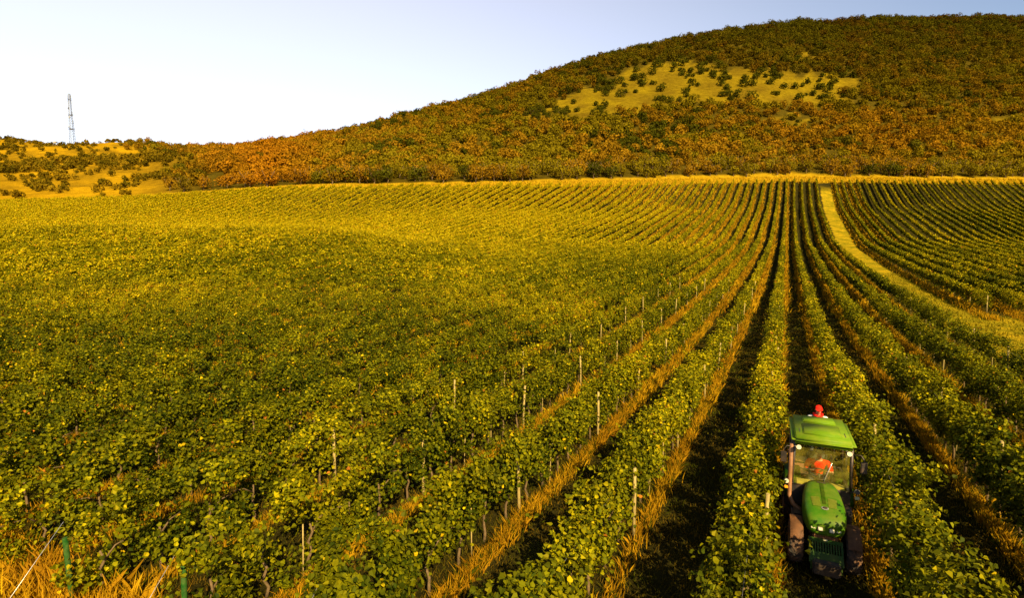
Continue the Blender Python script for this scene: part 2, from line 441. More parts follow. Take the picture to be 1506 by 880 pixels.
def row_foliage(X, segs, kseed, vigor=1.0):
    """segs: list of (y0,y1,lod). Returns mesh arrays for the canopy of one vine row."""
    Vs, Fs4, Fs5, C4, C5 = [], [], [], [], []
    off = 0
    quads, pents = [], []
    for (y0, y1, lod) in segs:
        L = y1 - y0
        dens, sz = [(1200, .080), (600, .112), (230, .19), (84, .33)][lod]
        n = int(L * dens * vigor)
        if n < 2: continue
        yv = rng.uniform(y0, y1, n)
        # one vine about every metre: lumps in width and height
        lump = vnoise(yv / 0.55, np.full(n, kseed * 7.3), 31)
        lump2 = vnoise(yv / 1.9, np.full(n, kseed * 3.1), 32)
        gap = vnoise(yv / 6.0, np.full(n, kseed * 5.7), 33)
        hw = ((.40, .34, .27, .26)[lod] + 0.12 * lump + 0.09 * lump2) * (0.92 + .1 * vigor)
        rg = (1, .8, .45, .45)[lod]
        top = (2.05, 1.98, 1.92, 1.94)[lod] + rg * (0.24 * lump + 0.18 * lump2 + .08 * gap)
        bot = (.68, .72, .82, .82)[lod] - 0.14 * lump + 0.10 * gap - np.where((X < -8) & (yv < 10), .40, 0)
        cz = (top + bot) / 2; hz = (top - bot) / 2
        th = rng.uniform(0, 2 * math.pi, n)
        rr = np.clip(1 - np.abs(rng.normal(0, .17, n)), .25, 1.0)
        rr = rr * np.clip(0.82 + .46 * vnoise(yv / .40, th * 1.5 + kseed * 9, 36), .30, 1.2)
        # squarish section
        cx_, sz_ = np.cos(th), np.sin(th)
        p = .72
        ex = np.sign(cx_) * np.abs(cx_) ** p; ez = np.sign(sz_) * np.abs(sz_) ** p
        dx = ex * hw * rr
        z = cz + ez * hz * rr
        # loose shoots
        sh = rng.random(n) < (0.10 if lod < 2 else 0.05)
        dx = np.where(sh, dx * rng.uniform(1.1, 2.0, n), dx)
        z = np.where(sh & (ez > .2), z + rng.uniform(0, .38, n), z)
        z = np.where(sh & (ez < -.2), z - rng.uniform(0, .35, n), z)
        x = X + dx + .06 * vnoise(yv / 3.0, np.full(n, kseed), 34)
        # leaves hang in bunches round the shoots, with dark gaps between the bunches
        if lod < 3:
            nc = max(3, int(L * (13, 12, 10)[lod]))
            ci = rng.integers(0, n, nc); k_ = rng.integers(0, nc, n); keepc = rng.random(n) < .92
            sp_ = (.105, .10, .10)[lod]
            jit = rng.normal(0, sp_, (n, 3)) * np.array([1, 1, 1.25])
            x = np.where(keepc, x[ci][k_] + jit[:, 0], x); yv = np.where(keepc, yv[ci][k_] + jit[:, 1], yv); z = np.where(keepc, z[ci][k_] + jit[:, 2], z)
            exo = np.where(keepc, ex[ci][k_], ex); ezo = np.where(keepc, ez[ci][k_], ez)
            ctone = rng.uniform(.72, 1.28, nc)[k_]
        else:
            exo, ezo, ctone = ex, ez, np.ones(n)
        P = np.stack([x, yv, z + ground(x, yv)], 1)
        N = np.stack([exo * .8, np.zeros(n), ezo * .5 + .45], 1) + rng.normal(0, .62, (n, 3))
        N = unit(N)
        s = sz * rng.uniform(.7, 1.25, n)
        tint = leaf_tints(P, n, .09 * ezo) * ctone[:, None]  # young tops yellower; sunlit crest and darker flanks also put into leaf colour
        if lod == 0:
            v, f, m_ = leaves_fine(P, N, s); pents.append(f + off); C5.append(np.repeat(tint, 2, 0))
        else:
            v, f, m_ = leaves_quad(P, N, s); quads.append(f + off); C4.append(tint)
        Vs.append(v); off += len(v)
        # long shoots with a line of leaves, near only
        if lod == 0:
            ns = int(L * 2.4)
            for i in range(ns):
                ys = random.uniform(y0, y1); sd_ = random.choice((-1, 1)); ln = random.uniform(.3, .85)
                m_n = int(ln / .075)
                tt = np.linspace(0, 1, m_n)
                ax = random.uniform(-.2, .9) * sd_; ay = random.uniform(-.7, .7); az = random.uniform(.2, 1.0)
                Px = X + sd_ * .32 + ax * ln * tt; Py = ys + ay * ln * tt; Pz = 1.75 + random.uniform(-.5, .2) + az * ln * tt - .7 * ln * tt ** 2
                P = np.stack([Px, Py, Pz + ground(Px, Py)], 1) + rng.normal(0, .03, (m_n, 3))
                N = unit(rng.normal(0, .6, (m_n, 3)) + np.array([0.1 * sd_, 0, .8]))
                v, f, _ = leaves_fine(P, N, .12 * (1 - .45 * tt))
                tint = leaf_tints(P, m_n) * 1.05
                Vs.append(v); pents.append(f + off); C5.append(np.repeat(tint, 2, 0)); off += len(v)
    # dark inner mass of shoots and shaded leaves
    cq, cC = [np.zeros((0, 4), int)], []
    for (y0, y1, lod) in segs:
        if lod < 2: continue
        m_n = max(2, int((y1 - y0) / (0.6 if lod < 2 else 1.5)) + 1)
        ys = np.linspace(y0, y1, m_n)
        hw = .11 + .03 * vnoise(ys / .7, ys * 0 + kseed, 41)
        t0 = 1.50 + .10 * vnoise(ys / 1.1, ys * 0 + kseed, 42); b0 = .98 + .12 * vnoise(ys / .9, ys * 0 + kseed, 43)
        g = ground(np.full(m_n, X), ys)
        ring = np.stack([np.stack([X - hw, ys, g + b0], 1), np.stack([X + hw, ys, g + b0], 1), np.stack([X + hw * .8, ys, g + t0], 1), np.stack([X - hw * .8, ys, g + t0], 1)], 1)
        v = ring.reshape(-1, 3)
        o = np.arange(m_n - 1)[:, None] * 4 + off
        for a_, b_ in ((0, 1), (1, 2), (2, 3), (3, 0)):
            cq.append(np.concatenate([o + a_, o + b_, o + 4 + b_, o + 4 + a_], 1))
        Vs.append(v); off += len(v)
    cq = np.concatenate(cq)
    V = np.concatenate(Vs)
    quads = np.concatenate(quads) if quads else np.zeros((0, 4), int)
    pents = np.concatenate(pents) if pents else np.zeros((0, 5), int)
    c4 = np.concatenate(C4) if C4 else np.zeros((0, 3)); c5 = np.concatenate(C5) if C5 else np.zeros((0, 3))
    Fl = [pents, quads, cq]
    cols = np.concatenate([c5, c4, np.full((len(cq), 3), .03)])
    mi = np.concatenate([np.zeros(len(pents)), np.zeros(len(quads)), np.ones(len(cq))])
    return V, [f for f in Fl if len(f)], cols, mi

def seg_list(X, ystart, yend):
    """2 m pieces that the camera, or one standing a few steps aside, can see; merged by level of detail"""
    ys = np.arange(ystart, yend, 2.0)
    yc = ys + 1
    Rr, D = uD(np.full(len(ys), X), yc)
    lim = 1.12 * np.maximum(D, 0) + 7
    vis = (np.abs(Rr) < lim) & (D > 2.0)
    u = Rr / np.maximum(D, 1)
    vis &= D < DEDGE(u) - 1.5
    lod = np.where(D < 24, 0, np.where(D < 55, 1, np.where(D < 115, 2, 3)))
    out_ = []
    for y0, v, l in zip(ys, vis, lod):
        if not v: continue
        if out_ and abs(out_[-1][1] - y0) < 1e-6 and out_[-1][2] == l: out_[-1][1] = y0 + 2
        else: out_.append([y0, y0 + 2, l])
    return out_

# shared part meshes
def box_bm(bm, x0, x1, y0, y1, z0, z1, mat=0):
    vs = [bm.verts.new(p) for p in ((x0, y0, z0), (x1, y0, z0), (x1, y1, z0), (x0, y1, z0), (x0, y0, z1), (x1, y0, z1), (x1, y1, z1), (x0, y1, z1))]
    for f in ((3, 2, 1, 0), (4, 5, 6, 7), (0, 1, 5, 4), (1, 2, 6, 5), (2, 3, 7, 6), (3, 0, 4, 7)):
        fc = bm.faces.new([vs[i] for i in f]); fc.material_index = mat
    return vs
def tube_bm(bm, pts, rad, seg=8, caps=True, mat=0):
    """tube through points; rad is one number or one per point"""
    pts = [Vector(p) for p in pts]
    if isinstance(rad, (int, float)): rad = [rad] * len(pts)
    rings = []
    for i, p in enumerate(pts):
        d = (pts[min(i + 1, len(pts) - 1)] - pts[max(i - 1, 0)]).normalized()
        a_ = d.orthogonal().normalized() if i == 0 else (a_ - d * a_.dot(d)).normalized()
        b_ = d.cross(a_)
        rings.append([bm.verts.new(p + (a_ * math.cos(2 * math.pi * k / seg) + b_ * math.sin(2 * math.pi * k / seg)) * rad[i]) for k in range(seg)])
    for r0, r1 in zip(rings, rings[1:]):
        for k in range(seg):
            f = bm.faces.new((r0[k], r0[(k + 1) % seg], r1[(k + 1) % seg], r1[k])); f.smooth = True; f.material_index = mat
    if caps:
        bm.faces.new(rings[0][::-1]).material_index = mat; bm.faces.new(rings[-1]).material_index = mat
def finish(name, bm, mats, parent=None, bevel=0.0, smooth=False, seg=2):
    if bevel:
        bmesh.ops.bevel(bm, geom=[e for e in bm.edges], offset=bevel, segments=seg, affect='EDGES', clamp_overlap=True)
    bmesh.ops.recalc_face_normals(bm, faces=bm.faces)
    me = bpy.data.meshes.new(name); bm.to_mesh(me); bm.free()
    for m in (mats if isinstance(mats, (list, tuple)) else [mats]): me.materials.append(m)
    if smooth:
        for p in me.polygons: p.use_smooth = True
    o = bpy.data.objects.new(name, me); col.objects.link(o)
    if parent: o.parent = parent
    return o
def mesh_only(name, bm, mat):
    bmesh.ops.recalc_face_normals(bm, faces=bm.faces)
    me = bpy.data.meshes.new(name); bm.to_mesh(me); bm.free(); me.materials.append(mat); return me

bm = bmesh.new(); tube_bm(bm, [(0, 0, -.3), (.01, 0, 1.0), (0, .01, 1.75)], [.045, .042, .038], 8); ME_post = mesh_only('post', bm, M_post)
bm = bmesh.new(); tube_bm(bm, [(0, 0, -.2), (0, 0, 1.15)], [.016, .014], 6); ME_stake = mesh_only('stake', bm, M_post)
bm = bmesh.new(); tube_bm(bm, [(0, 0, -.3), (0, 0, 1.50)], [.050, .045], 8); ME_endpost = mesh_only('end_post', bm, M_gpost)
trunks = []
for i in range(4):
    bm = bmesh.new()
    pts = [(0, 0, -.1)]
    for j in range(1, 6): pts.append((random.uniform(-.05, .05), random.uniform(-.06, .06), j * .2))
    tube_bm(bm, pts, [.045, .035, .032, .03, .028, .02], 6)
    tube_bm(bm, [pts[-2], (0, .25, 1.0), (0.02, .5, 1.05)], [.022, .016, .01], 5)
    trunks.append(mesh_only('trunk', bm, M_bark))

ORD = ['', 'first', 'second', 'third', 'fourth', 'fifth', 'sixth', 'seventh', 'eighth', 'ninth', 'tenth', 'eleventh', 'twelfth']
def row_text(k, block):
    if block == 'east':
        if k <= 10: return '%s vine row right of the mown grass track, dark on its shaded left side' % ORD[k]
        return 'far vine row high in the right-hand block below the wooded hill'
    if k == 0: return 'dense leafy vine row directly left of the green tractor'
    if k == 1: return 'leafy vine row directly right of the tractor, brushing its cab'
    if k == 4: return 'weak dark vine row bordering the left edge of the mown grass track'
    if k in (2, 3): return '%s vine row right of the tractor, with rusty weeds at its foot' % ORD[k]
    if k >= -12: return '%s vine row to the left of the row beside the tractor' % ORD[-k]
    return 'yellowing vine row in the broad left part of the field'

def build_row(k, X, ystart, yend, block, ks):
    segs = seg_list(X, ystart, yend)
    if not segs: return None
    vig = 0.82 if (block == 'west' and k == 4) else 1.0
    V_, F_, C_, MI = row_foliage(X, segs, ks, vig)
    y0 = segs[0][0]; z0 = gz(X, y0)
    root = empty('vine_row', (X, y0, z0))
    tag(root, row_text(k, block), 'vine row', 'vine rows left of the grass track' if block == 'west' else 'vine rows right of the grass track')
    V_ = V_ - np.array([X, y0, z0])
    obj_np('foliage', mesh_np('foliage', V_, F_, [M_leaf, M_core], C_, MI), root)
    # posts
    n = 0
    yp = ystart + .12
    while yp < min(yend, 175) and n < 40:
        Rr, D = uD(X, yp)
        if D > 1 and abs(Rr) < 1.0 * D + 3 and D < 66 and D < float(DEDGE(Rr / D)) - 2:
            if yp < ystart + .3:
                p = obj_np('end_post', ME_endpost if block == 'west' and k < -1 else ME_post, root)
            else:
                if k < -4 and block == 'west': yp += 6.3; continue
                p = obj_np('post', ME_post, root)
            xo = random.uniform(.16, .30)
            if yp < ystart + .3: xo = -.02
            p.location = (xo, yp - y0, gz(X, yp) - z0)
            p.rotation_euler = (random.uniform(-.04, .04), random.uniform(-.05, .05), random.uniform(0, 6))
            n += 1
            if D < 42 and abs(k) < 7:
                for q in range(1, 3):
                    if random.random() < .5:
                        s_ = obj_np('stake', ME_stake, root)
                        yq = yp + q * 2.1 + random.uniform(-.3, .3)
                        s_.location = (random.uniform(.05, .25), yq - y0, gz(X, yq) - z0)
                        s_.rotation_euler = (random.uniform(-.06, .06), random.uniform(-.06, .06), 0)
        yp += 6.3
    # trunks of the vines that stand near
    m_ = 0
    ye = segs[0][0] + .6
    while ye < 40 and m_ < 32:
        Rr, D = uD(X, ye)
        if 3 < D < 26 and abs(Rr) < 1.02 * D + 1.5:
            t = obj_np('trunk', random.choice(trunks), root)
            t.location = (random.uniform(-.04, .04), ye - y0, gz(X, ye) - z0); t.rotation_euler = (0, 0, random.choice((0, math.pi)) + random.uniform(-.3, .3))
            m_ += 1
        ye += 1.1
    # wires
    if -2 < k < 5 and block == 'west':
        last = min(segs[-1][1], 60)
        if last > y0 + 4:
            for hz_ in (1.45,):
                bm = bmesh.new()
                ys = np.arange(y0, last, 3.0)
                tube_bm(bm, [(.04, y - y0, gz(X, y) - z0 + hz_) for y in ys], .003, 4)
                finish('wire', bm, M_wire, root)
    if block == 'west' and k <= -1 and segs[0][0] < ystart + .1 and uD(X, ystart)[1] < 22:
        bm = bmesh.new()
        tube_bm(bm, [(.03, .05, 1.85), (.03, -1.5, .0)], .005, 5)
        finish('anchor_wire', bm, M_wire, root)
    return root

YS = 4.5
for k in range(4, -105, -1):
    build_row(k, X0 + S_ROW * k, max(2.2, YS + .4 * min(2, k + 4) - (.5 if k < -4 else 0)) if k < -1 else 5.6, 300, 'west', k + 200)
for k in range(1, 60):
    X = 17.6 + S_ROW * (k - 1)
    build_row(k, X, 66 + .12 * (k - 1), 320, 'east', k + 400)

# ------------------------------------------------------------------ dry grass (nobody could count it)
def blades(P, h, w, lean, cols):
    n = len(P)
    a_ = rng.uniform(0, 2 * math.pi, n)
    side = np.stack([np.cos(a_), np.sin(a_), np.zeros(n)], 1) * w[:, None]
    l = rng.normal(0, 1, (n, 3)) * lean; l[:, 2] = 0
    mid = P + l * h[:, None] * .35 + np.array([0, 0, 1]) * h[:, None] * .6
    tip = P + l * h[:, None] + np.array([0, 0, 1]) * h[:, None]
    V = np.stack([P - side, P + side, mid + side * .7, tip, mid - side * .7], 1).reshape(-1, 3)
    o = np.arange(n)[:, None] * 5
    return V, o + np.arange(5), cols
def grass_object(name, P, h, w, lean, cols, label):
    V_, F_, C_ = blades(P, h, w, lean, cols)
    o = obj_np(name, mesh_np(name, V_, F_, [M_grass], C_))
    tag(o, label, 'grass', kind='stuff')
    return o
STRAW = np.array([0.38, 0.22, 0.006]); STRAW2 = np.array([0.27, 0.130, 0.005]); GGR = np.array([0.045, 0.05, 0.003])
# strip at the foot of each row
Ps, Hs, Ws, Cs = [], [], [], []
rows_w = [(X0 + S_ROW * k, YS, k) for k in range(4, -62, -1)] + [(17.6 + S_ROW * k, 62, 9) for k in range(0, 4)]
for X, ys0, k in rows_w:
    for (d0, d1, den, hh, ww) in ((2, 22, 400, .36, .010), (22, 50, 150, .52, .024), (50, 120, 44, .62, .06), (120, 235, 22, .75, .12)):
        ya = np.arange(ys0 - .6, 270, 1.0)
        Rr, D = uD(np.full(len(ya), X), ya)
        ok = (D < DEDGE(Rr / np.maximum(D, 1)) - 1) & (D >= d0) & (D < d1) & (np.abs(Rr) < 1.02 * D + 3)
        ya = ya[ok]
        if not len(ya): continue
        if k < -8: den = int(den * .7)
        amp = 0.75 + .55 * vnoise(ya / 5, ya * 0 + X, 51)
        cnt = np.maximum(0, den * amp * (1.25 if -4 < k < 4 or k == 9 else .9)).astype(int)
        yv = np.repeat(ya, cnt) + rng.random(cnt.sum())
        n = len(yv)
        offx = (0.42 if k <= 0 else -0.36)
        if d0 >= 50 and k <= 0: offx = .55
        if k == 9: offx = -.75
        x = X + offx + rng.normal(0, (.10 if d0 < 22 else (.14 if d0 < 50 else .24)) if k != 9 else .35, n)
        P = np.stack([x, yv, ground(x, yv) - .02], 1)
        Ps.append(P); Hs.append(hh * rng.uniform(.45, 1.25, n) * (0.85 + .3 * vnoise(yv / 1.1, x, 52))); Ws.append(ww * rng.uniform(.6, 1.5, n))
        mixr = np.clip(.5 + .5 * vnoise(yv / 3, x * 0 + X, 53) + rng.normal(0, .25, n), 0, 1)[:, None]
        c = STRAW * (1 - mixr) + STRAW2 * mixr
        gr = rng.random(n) < .24
        c[gr] = GGR
        Cs.append(c * rng.uniform(.7, 1.2, (n, 1)))
grass_object('dry_grass', np.concatenate(Ps), np.concatenate(Hs), np.concatenate(Ws), .35, np.concatenate(Cs), 'tall straw coloured and rusty dry grass along the foot of the vine rows')
# headland in front of the rows
n = 60000
x = rng.uniform(-26, 6, n); y = rng.uniform(-2, 5.3, n)
Rr, D = uD(x, y); ok = (D > 3.5) & (np.abs(Rr) < 1.05 * D + 1)
x, y = x[ok], y[ok]; n = len(x)
P = np.stack([x, y, ground(x, y) - .02], 1)
mixr = np.clip(.5 + .6 * vnoise(x / 1.2, y / 1.2, 61) + rng.normal(0, .2, n), 0, 1)[:, None]
grass_object('headland_grass', P, rng.uniform(.25, .75, n), rng.uniform(.008, .018, n), .35, (STRAW * 1.1) * (1 - mixr) + STRAW2 * mixr, 'tall orange dry grass in front of the ends of the vine rows')
# short grass in the alleys and on the track
Ps, Hs, Ws, Cs = [], [], [], []
for (d0, d1, den, hh, ww) in ((2, 18, 190, .10, .010), (18, 40, 55, .13, .022), (40, 85, 14, .16, .05)):
    A = (d1 ** 2 - d0 ** 2) * 1.05
    n = int(A * den)
    D = np.sqrt(rng.uniform(d0 ** 2, d1 ** 2, n)); u = rng.uniform(-1.02, 1.02, n)
    x, y = xy(u, D)
    ok = (x > -30) & (y > 5.5)
    x, y = x[ok], y[ok]
    n = len(x)
    P = np.stack([x, y, ground(x, y) - .01], 1)
    mixr = np.clip(.5 + .7 * vnoise(x / .8, y / .8, 71) + rng.normal(0, .25, n), 0, 1)[:, None]
    c = GGR * (1 - mixr) + np.array([.10, .06, .006]) * mixr
    tk = ((x > TRACK[0] - .3) & (x < TRACK[1] + .3)) | ((x > TRACK[0]) & (y < 64))
    c[tk] = c[tk] * .3 + np.array([.19, .15, .006]) * .8
    Ps.append(P); Hs.append(hh * rng.uniform(.4, 1.6, n)); Ws.append(ww * rng.uniform(.6, 1.5, n)); Cs.append(c)
grass_object('short_grass', np.concatenate(Ps), np.concatenate(Hs), np.concatenate(Ws), .6, np.concatenate(Cs), 'short green and brown grass covering the alleys and the mown track')
# golden strip of tall grass above the field
n = 26000
u = rng.uniform(-1.1, 1.1, n)
D = DEDGE(u) + rng.uniform(-1.0, 6, n)
x, y = xy(u, D)
P = np.stack([x, y, ground(x, y) - .05], 1)
grass_object('field_edge_grass', P, rng.uniform(.35, .9, n), rng.uniform(.10, .26, n), .4, np.array([.40, .25, .008]) * rng.uniform(.7, 1.15, (n, 1)), 'bright yellow grass strip between the top of the vineyard and the wooded hill')

# ------------------------------------------------------------------ trees and shrubs
def crown_arrays(n, rx, rz, size, lumps, tint, seedv, squash=.75):
    """leaf clumps spread through a lumpy crown made of several overlapping lobes"""
    L = rng.normal(0, 1, (lumps, 3)); L[:, 2] = np.abs(L[:, 2]) * .8
    L = unit(L) * rng.uniform(.25, .62, (lumps, 1)); 
    Lr = rng.uniform(.38, .62, lumps)
    k = rng.integers(0, lumps, n)
    d = unit(rng.normal(size=(n, 3)) + np.array([0, 0, .25]))
    rr = np.clip(1 - np.abs(rng.normal(0, .16, n)), .3, 1.05)
    P = L[k] + d * (Lr[k] * rr)[:, None]
    P = P * np.array([rx, rx, rz])
    N = unit(d + rng.normal(0, .2, (n, 3)))
    s = size * rng.uniform(.6, 1.35, n)
    c = tint * rng.uniform(.8, 1.25, (lumps, 1))[k] * rng.uniform(.93, 1.07, (n, 1))
    return P, N, s, c

OLIVE = np.array([.062, .050, .002]); DKG = np.array([.022, .026, .002]); AMB = np.array([.175, .092, .003]); RUS = np.array([.23, .075, .003]); BROWN = np.array([.075, .044, .003]); YOL = np.array([.125, .090, .003])
def tree_tint(px, py, r1, r2):
    """kinds of autumn foliage over the slope: dark oak on top, amber and russet below and to the left"""
    top = np.clip((150 - py) / 110, 0, 1) * np.clip((px - 560) / 300, 0, 1)
    lef = np.clip(1 - abs(px - 390) / 150, 0, 1)
    lowr = np.clip((px - 980) / 250, 0, 1) * np.clip(1 - abs(py - 205) / 50, 0, 1)
    base = YOL * .5 + OLIVE * .5 if r1 < .45 else (AMB * .5 + BROWN * .5 if r1 < .8 else DKG * .7 + OLIVE * .3)
    c = base.copy()
    tc_ = OLIVE * .62 + DKG * .38 if r2 < .75 else BROWN * .7
    c = c * (1 - top) + tc_ * top
    c = c * (1 + .45 * np.clip((py - 150) / 60, 0, 1))
    w = lef * (.85 if r2 < .85 else .2); c = c * (1 - w) + (RUS * .75 + AMB * .45) * w
    w = lowr * (.6 if r2 < .6 else .1); c = c * (1 - w) + (RUS * .45 + AMB * .5) * w
    return c

# candidate sites over hill and left-hand slopes
pts = []
Dl = 205.0
cell = 4.9
Xr = np.arange(-620, 520, cell); Yr = np.arange(60, 760, cell)
XX, YY = np.meshgrid(Xr, Yr)
XX = (XX + rng.uniform(-.48, .48, XX.shape) * cell).ravel(); YY = (YY + rng.uniform(-.48, .48, YY.shape) * cell).ravel()
ZZ = ground(XX, YY)
RR, DD = uD(XX, YY)
UU = RR / np.maximum(DD, 1)
Dsky = np.interp(UU, cu, [c[4] for c in COLS])
ok = (DD > DEDGE(UU) + 6.5) & (DD < Dsky + 22) & (np.abs(UU) < 1.12)
XX, YY, ZZ, DD, UU, Dsky = [a_[ok] for a_ in (XX, YY, ZZ, DD, UU, Dsky)]
PX, PY = pix(XX, YY, ZZ)
rnd = rng.random(len(XX))
cm = clear_mask(PX, PY)
leftz = PX < (265 + 55 * vnoise(XX / 30, YY / 30, 81) + 110 * (rnd - .5) + (PY - 215) * .9)
nn = vnoise(XX / 34, YY / 34, 82); n3 = vnoise(XX / 12, YY / 12, 83)
keep = rnd < .93
keep &= ~(cm & (rnd > .10 + .5 * (n3 > .25)))
# left-hand dry slopes: hedge bands and scattered bushes, a thicket on the crest
lnoise = vnoise(PX / 26, PY / 5, 84)
band = (rnd < 2) & (np.abs(PY - (246 - .035 * PX + 3 * vnoise(PX / 30, PX * 0, 85))) < 7) & (PX < 250)
crest = DD > Dsky - 12
crestw = (DD > Dsky - 30) & (n3 > .1)
lk = band | crest | crestw | ((lnoise > .22) & (rnd < .55)) | (rnd < .05)
edge_band = (PX > 230) & (PY > 225)
keep = np.where(leftz, lk & ((DD > DEDGE(UU) + 22) | (rnd < .12)), keep)
XX, YY, ZZ, DD, UU, PX, PY, leftz, cm, Dsky, band = [a_[keep] for a_ in (XX, YY, ZZ, DD, UU, PX, PY, leftz, cm, Dsky, band)]
print('sites', len(XX))
depth = DD - DEDGE(UU)
rad = np.where(leftz, rng.uniform(1.0, 2.4, len(XX)), np.where(depth < 20, rng.uniform(2.2, 3.8, len(XX)), np.where(PY < 150, rng.uniform(1.9, 4.6, len(XX)), rng.uniform(1.5, 4.2, len(XX)))))
rad = rad * 1.18
rad = np.where(band & leftz, rng.uniform(2.6, 4.0, len(rad)), rad)
rad = np.where(cm, rad * rng.uniform(.5, 1.1, len(XX)), rad)
# the individually built ones: nearest and in sight, plus the bushes of the clearing
order = np.argsort(depth + np.where(np.abs(UU) > .98, 400, 0) + np.where(leftz, 30, 0))
indiv = set(order[:230].tolist()) | set(np.where(cm)[0][:60].tolist())
def trunk_mesh(h, r):
    bm = bmesh.new()
    tube_bm(bm, [(0, 0, -.5), (r * .15, 0, h * .4), (0, r * .1, h)], [.22, .17, .10], 6)
    for j in range(4):
        a_ = j * 1.6 + random.random()
        tube_bm(bm, [(0, 0, h * random.uniform(.45, .8)), (math.cos(a_) * r * .35, math.sin(a_) * r * .35, h + r * .3), (math.cos(a_) * r * .62, math.sin(a_) * r * .62, h + r * .75)], [.10, .06, .03], 5)
    return mesh_only('trunk', bm, M_bark)
trunk_lib = [trunk_mesh(1.5, 2.8) for _ in range(5)]
# the big olive thicket at the left foot of the hill
for (tpx, dd_, r_) in ((478, 11, 4.4), (497, 14, 5.4), (520, 12, 4.8), (543, 15, 4.4), (508, 22, 5.0)):
    u__ = (tpx - 753) / 780; d__ = float(DEDGE(u__)) + dd_; x__, y__ = xy(u__, d__)
    root = empty('shrub', (x__, y__, gz(x__, y__)))
    tag(root, 'tall olive green bush in the rounded thicket at the left foot of the hill', 'shrub', 'bushes of the olive thicket')
    P, N, s, c = crown_arrays(620, r_, r_ * .95, .62, 12, (YOL * .55 + DKG * .9), 3)
    v, f, _ = leaves_quad(P, N, s)
    cr = obj_np('crown', mesh_np('crown', v, f, [M_tree], c), root); cr.location = (0, 0, r_ * .35)
    t = obj_np('trunk', random.choice(trunk_lib), root); t.scale = (1.6, 1.6, 1.1)
bigV, bigF, bigC = [], [], []
off = 0
for i in range(len(XX)):
    r = float(rad[i]); q1 = float(vnoise(XX[i:i+1] / 17, YY[i:i+1] / 17, 91)[0]); q2 = float(vnoise(XX[i:i+1] / 23, YY[i:i+1] / 23, 92)[0])
    tint = tree_tint(float(PX[i]), float(PY[i]), min(.99, max(0, .5 + .45 * q1 + random.uniform(-.3, .3))), min(.99, max(0, .5 + .45 * q2 + random.uniform(-.35, .35)))) * random.uniform(.8, 1.2)
    if leftz[i]: tint = (OLIVE * .7 + DKG * .1 + BROWN * .3 + AMB * random.uniform(0, .5)) * random.uniform(.8, 1.3)
    if cm[i]: tint = (DKG * .8 + OLIVE * .4)
    hgt = r * random.uniform(.85, 1.2)
    lift = r * .35 + (1.0 if depth[i] < 20 and not leftz[i] else .2)
    if i in indiv:
        n = int(230 * (r / 3) ** 1.2) + 60
        P, N, s, c = crown_arrays(n, r, hgt * 1.1, .62, 9, tint, i)
        v, f, _ = leaves_quad(P, N, s)
        if leftz[i] or cm[i]:
            root = empty('shrub', (XX[i], YY[i], ZZ[i]))
            tag(root, 'dark round bush standing in the yellow clearing on the hill' if cm[i] else 'low dark bush on the dry golden slope at the left', 'shrub', 'bushes in the hillside clearing' if cm[i] else 'bushes on the left slope')
            lift = r * .25
        else:
            root = empty('broadleaf_tree', (XX[i], YY[i], ZZ[i]))
            tag(root, 'autumn broadleaf tree in the belt along the foot of the wooded hill', 'tree', 'trees along the foot of the hill')
        cr = obj_np('crown', mesh_np('crown', v, f, [M_tree], c), root); cr.location = (0, 0, lift)
        t = obj_np('trunk', random.choice(trunk_lib), root); t.scale = (r / 2.8, r / 2.8, max(.3, lift / 1.6)); t.rotation_euler = (0, 0, random.uniform(0, 6))
    else:
        n = int(95 * (r / 3) ** 1.3) + 14
        P, N, s, c = crown_arrays(n, r, hgt, 1.0 if r > 2 else .7, 6, tint, i)
        P = P + np.array([XX[i], YY[i], ZZ[i] + lift])
        v, f, _ = leaves_quad(P, N, s)
        bigV.append(v); bigF.append(f + off); bigC.append(c); off += len(v)
wood = obj_np('hillside_wood', mesh_np('hillside_wood', np.concatenate(bigV), np.concatenate(bigF), [M_tree], np.concatenate(bigC)))
tag(wood, 'dense wood of olive, amber and dark green trees covering the hill', 'wood', kind='stuff')
# ------------------------------------------------------------------ lattice mast on the left skyline
def strut(bm, a_, b_, w):
    tube_bm(bm, [a_, b_], w, 4)
tx, ty = xy((121 - 753) / 780, 474)
mast = empty('lattice_mast', (tx, ty, gz(tx, ty)))
tag(mast, 'tall grey steel lattice radio mast standing on the left skyline', 'radio mast')
M_steel = simple('mast_steel', (0.24, 0.27, 0.34), 0.5, 0.3, var=0.15, scale=1)
M_white = simple('grey_casing', (0.22, 0.24, 0.28), 0.5, var=0.08)
H = 46.0
def half(z): return 1.8 - 1.15 * z / H
cor = [(-1, -1), (1, -1), (1, 1), (-1, 1)]
for sx, sy in cor:
    bm = bmesh.new()
    strut(bm, (sx * half(-2), sy * half(-2), -2), (sx * half(H), sy * half(H), H), .125)
    finish('leg', bm, M_steel, mast)
bm = bmesh.new()
z = 0.0
while z < H - .5:
    h_ = 2.6 - 1.2 * z / H; z1 = min(z + h_, H)
    for i in range(4):
        a_, b_ = cor[i], cor[(i + 1) % 4]
        strut(bm, (a_[0] * half(z), a_[1] * half(z), z), (b_[0] * half(z1), b_[1] * half(z1), z1), .075)
        strut(bm, (b_[0] * half(z), b_[1] * half(z), z), (a_[0] * half(z1), a_[1] * half(z1), z1), .075)
        strut(bm, (a_[0] * half(z1), a_[1] * half(z1), z1), (b_[0] * half(z1), b_[1] * half(z1), z1), .06)
    z = z1
finish('bracing', bm, M_steel, mast)
bm = bmesh.new(); strut(bm, (0, 0, H - 1), (0, 0, H + 3.2), .09); finish('lightning_rod', bm, M_steel, mast)
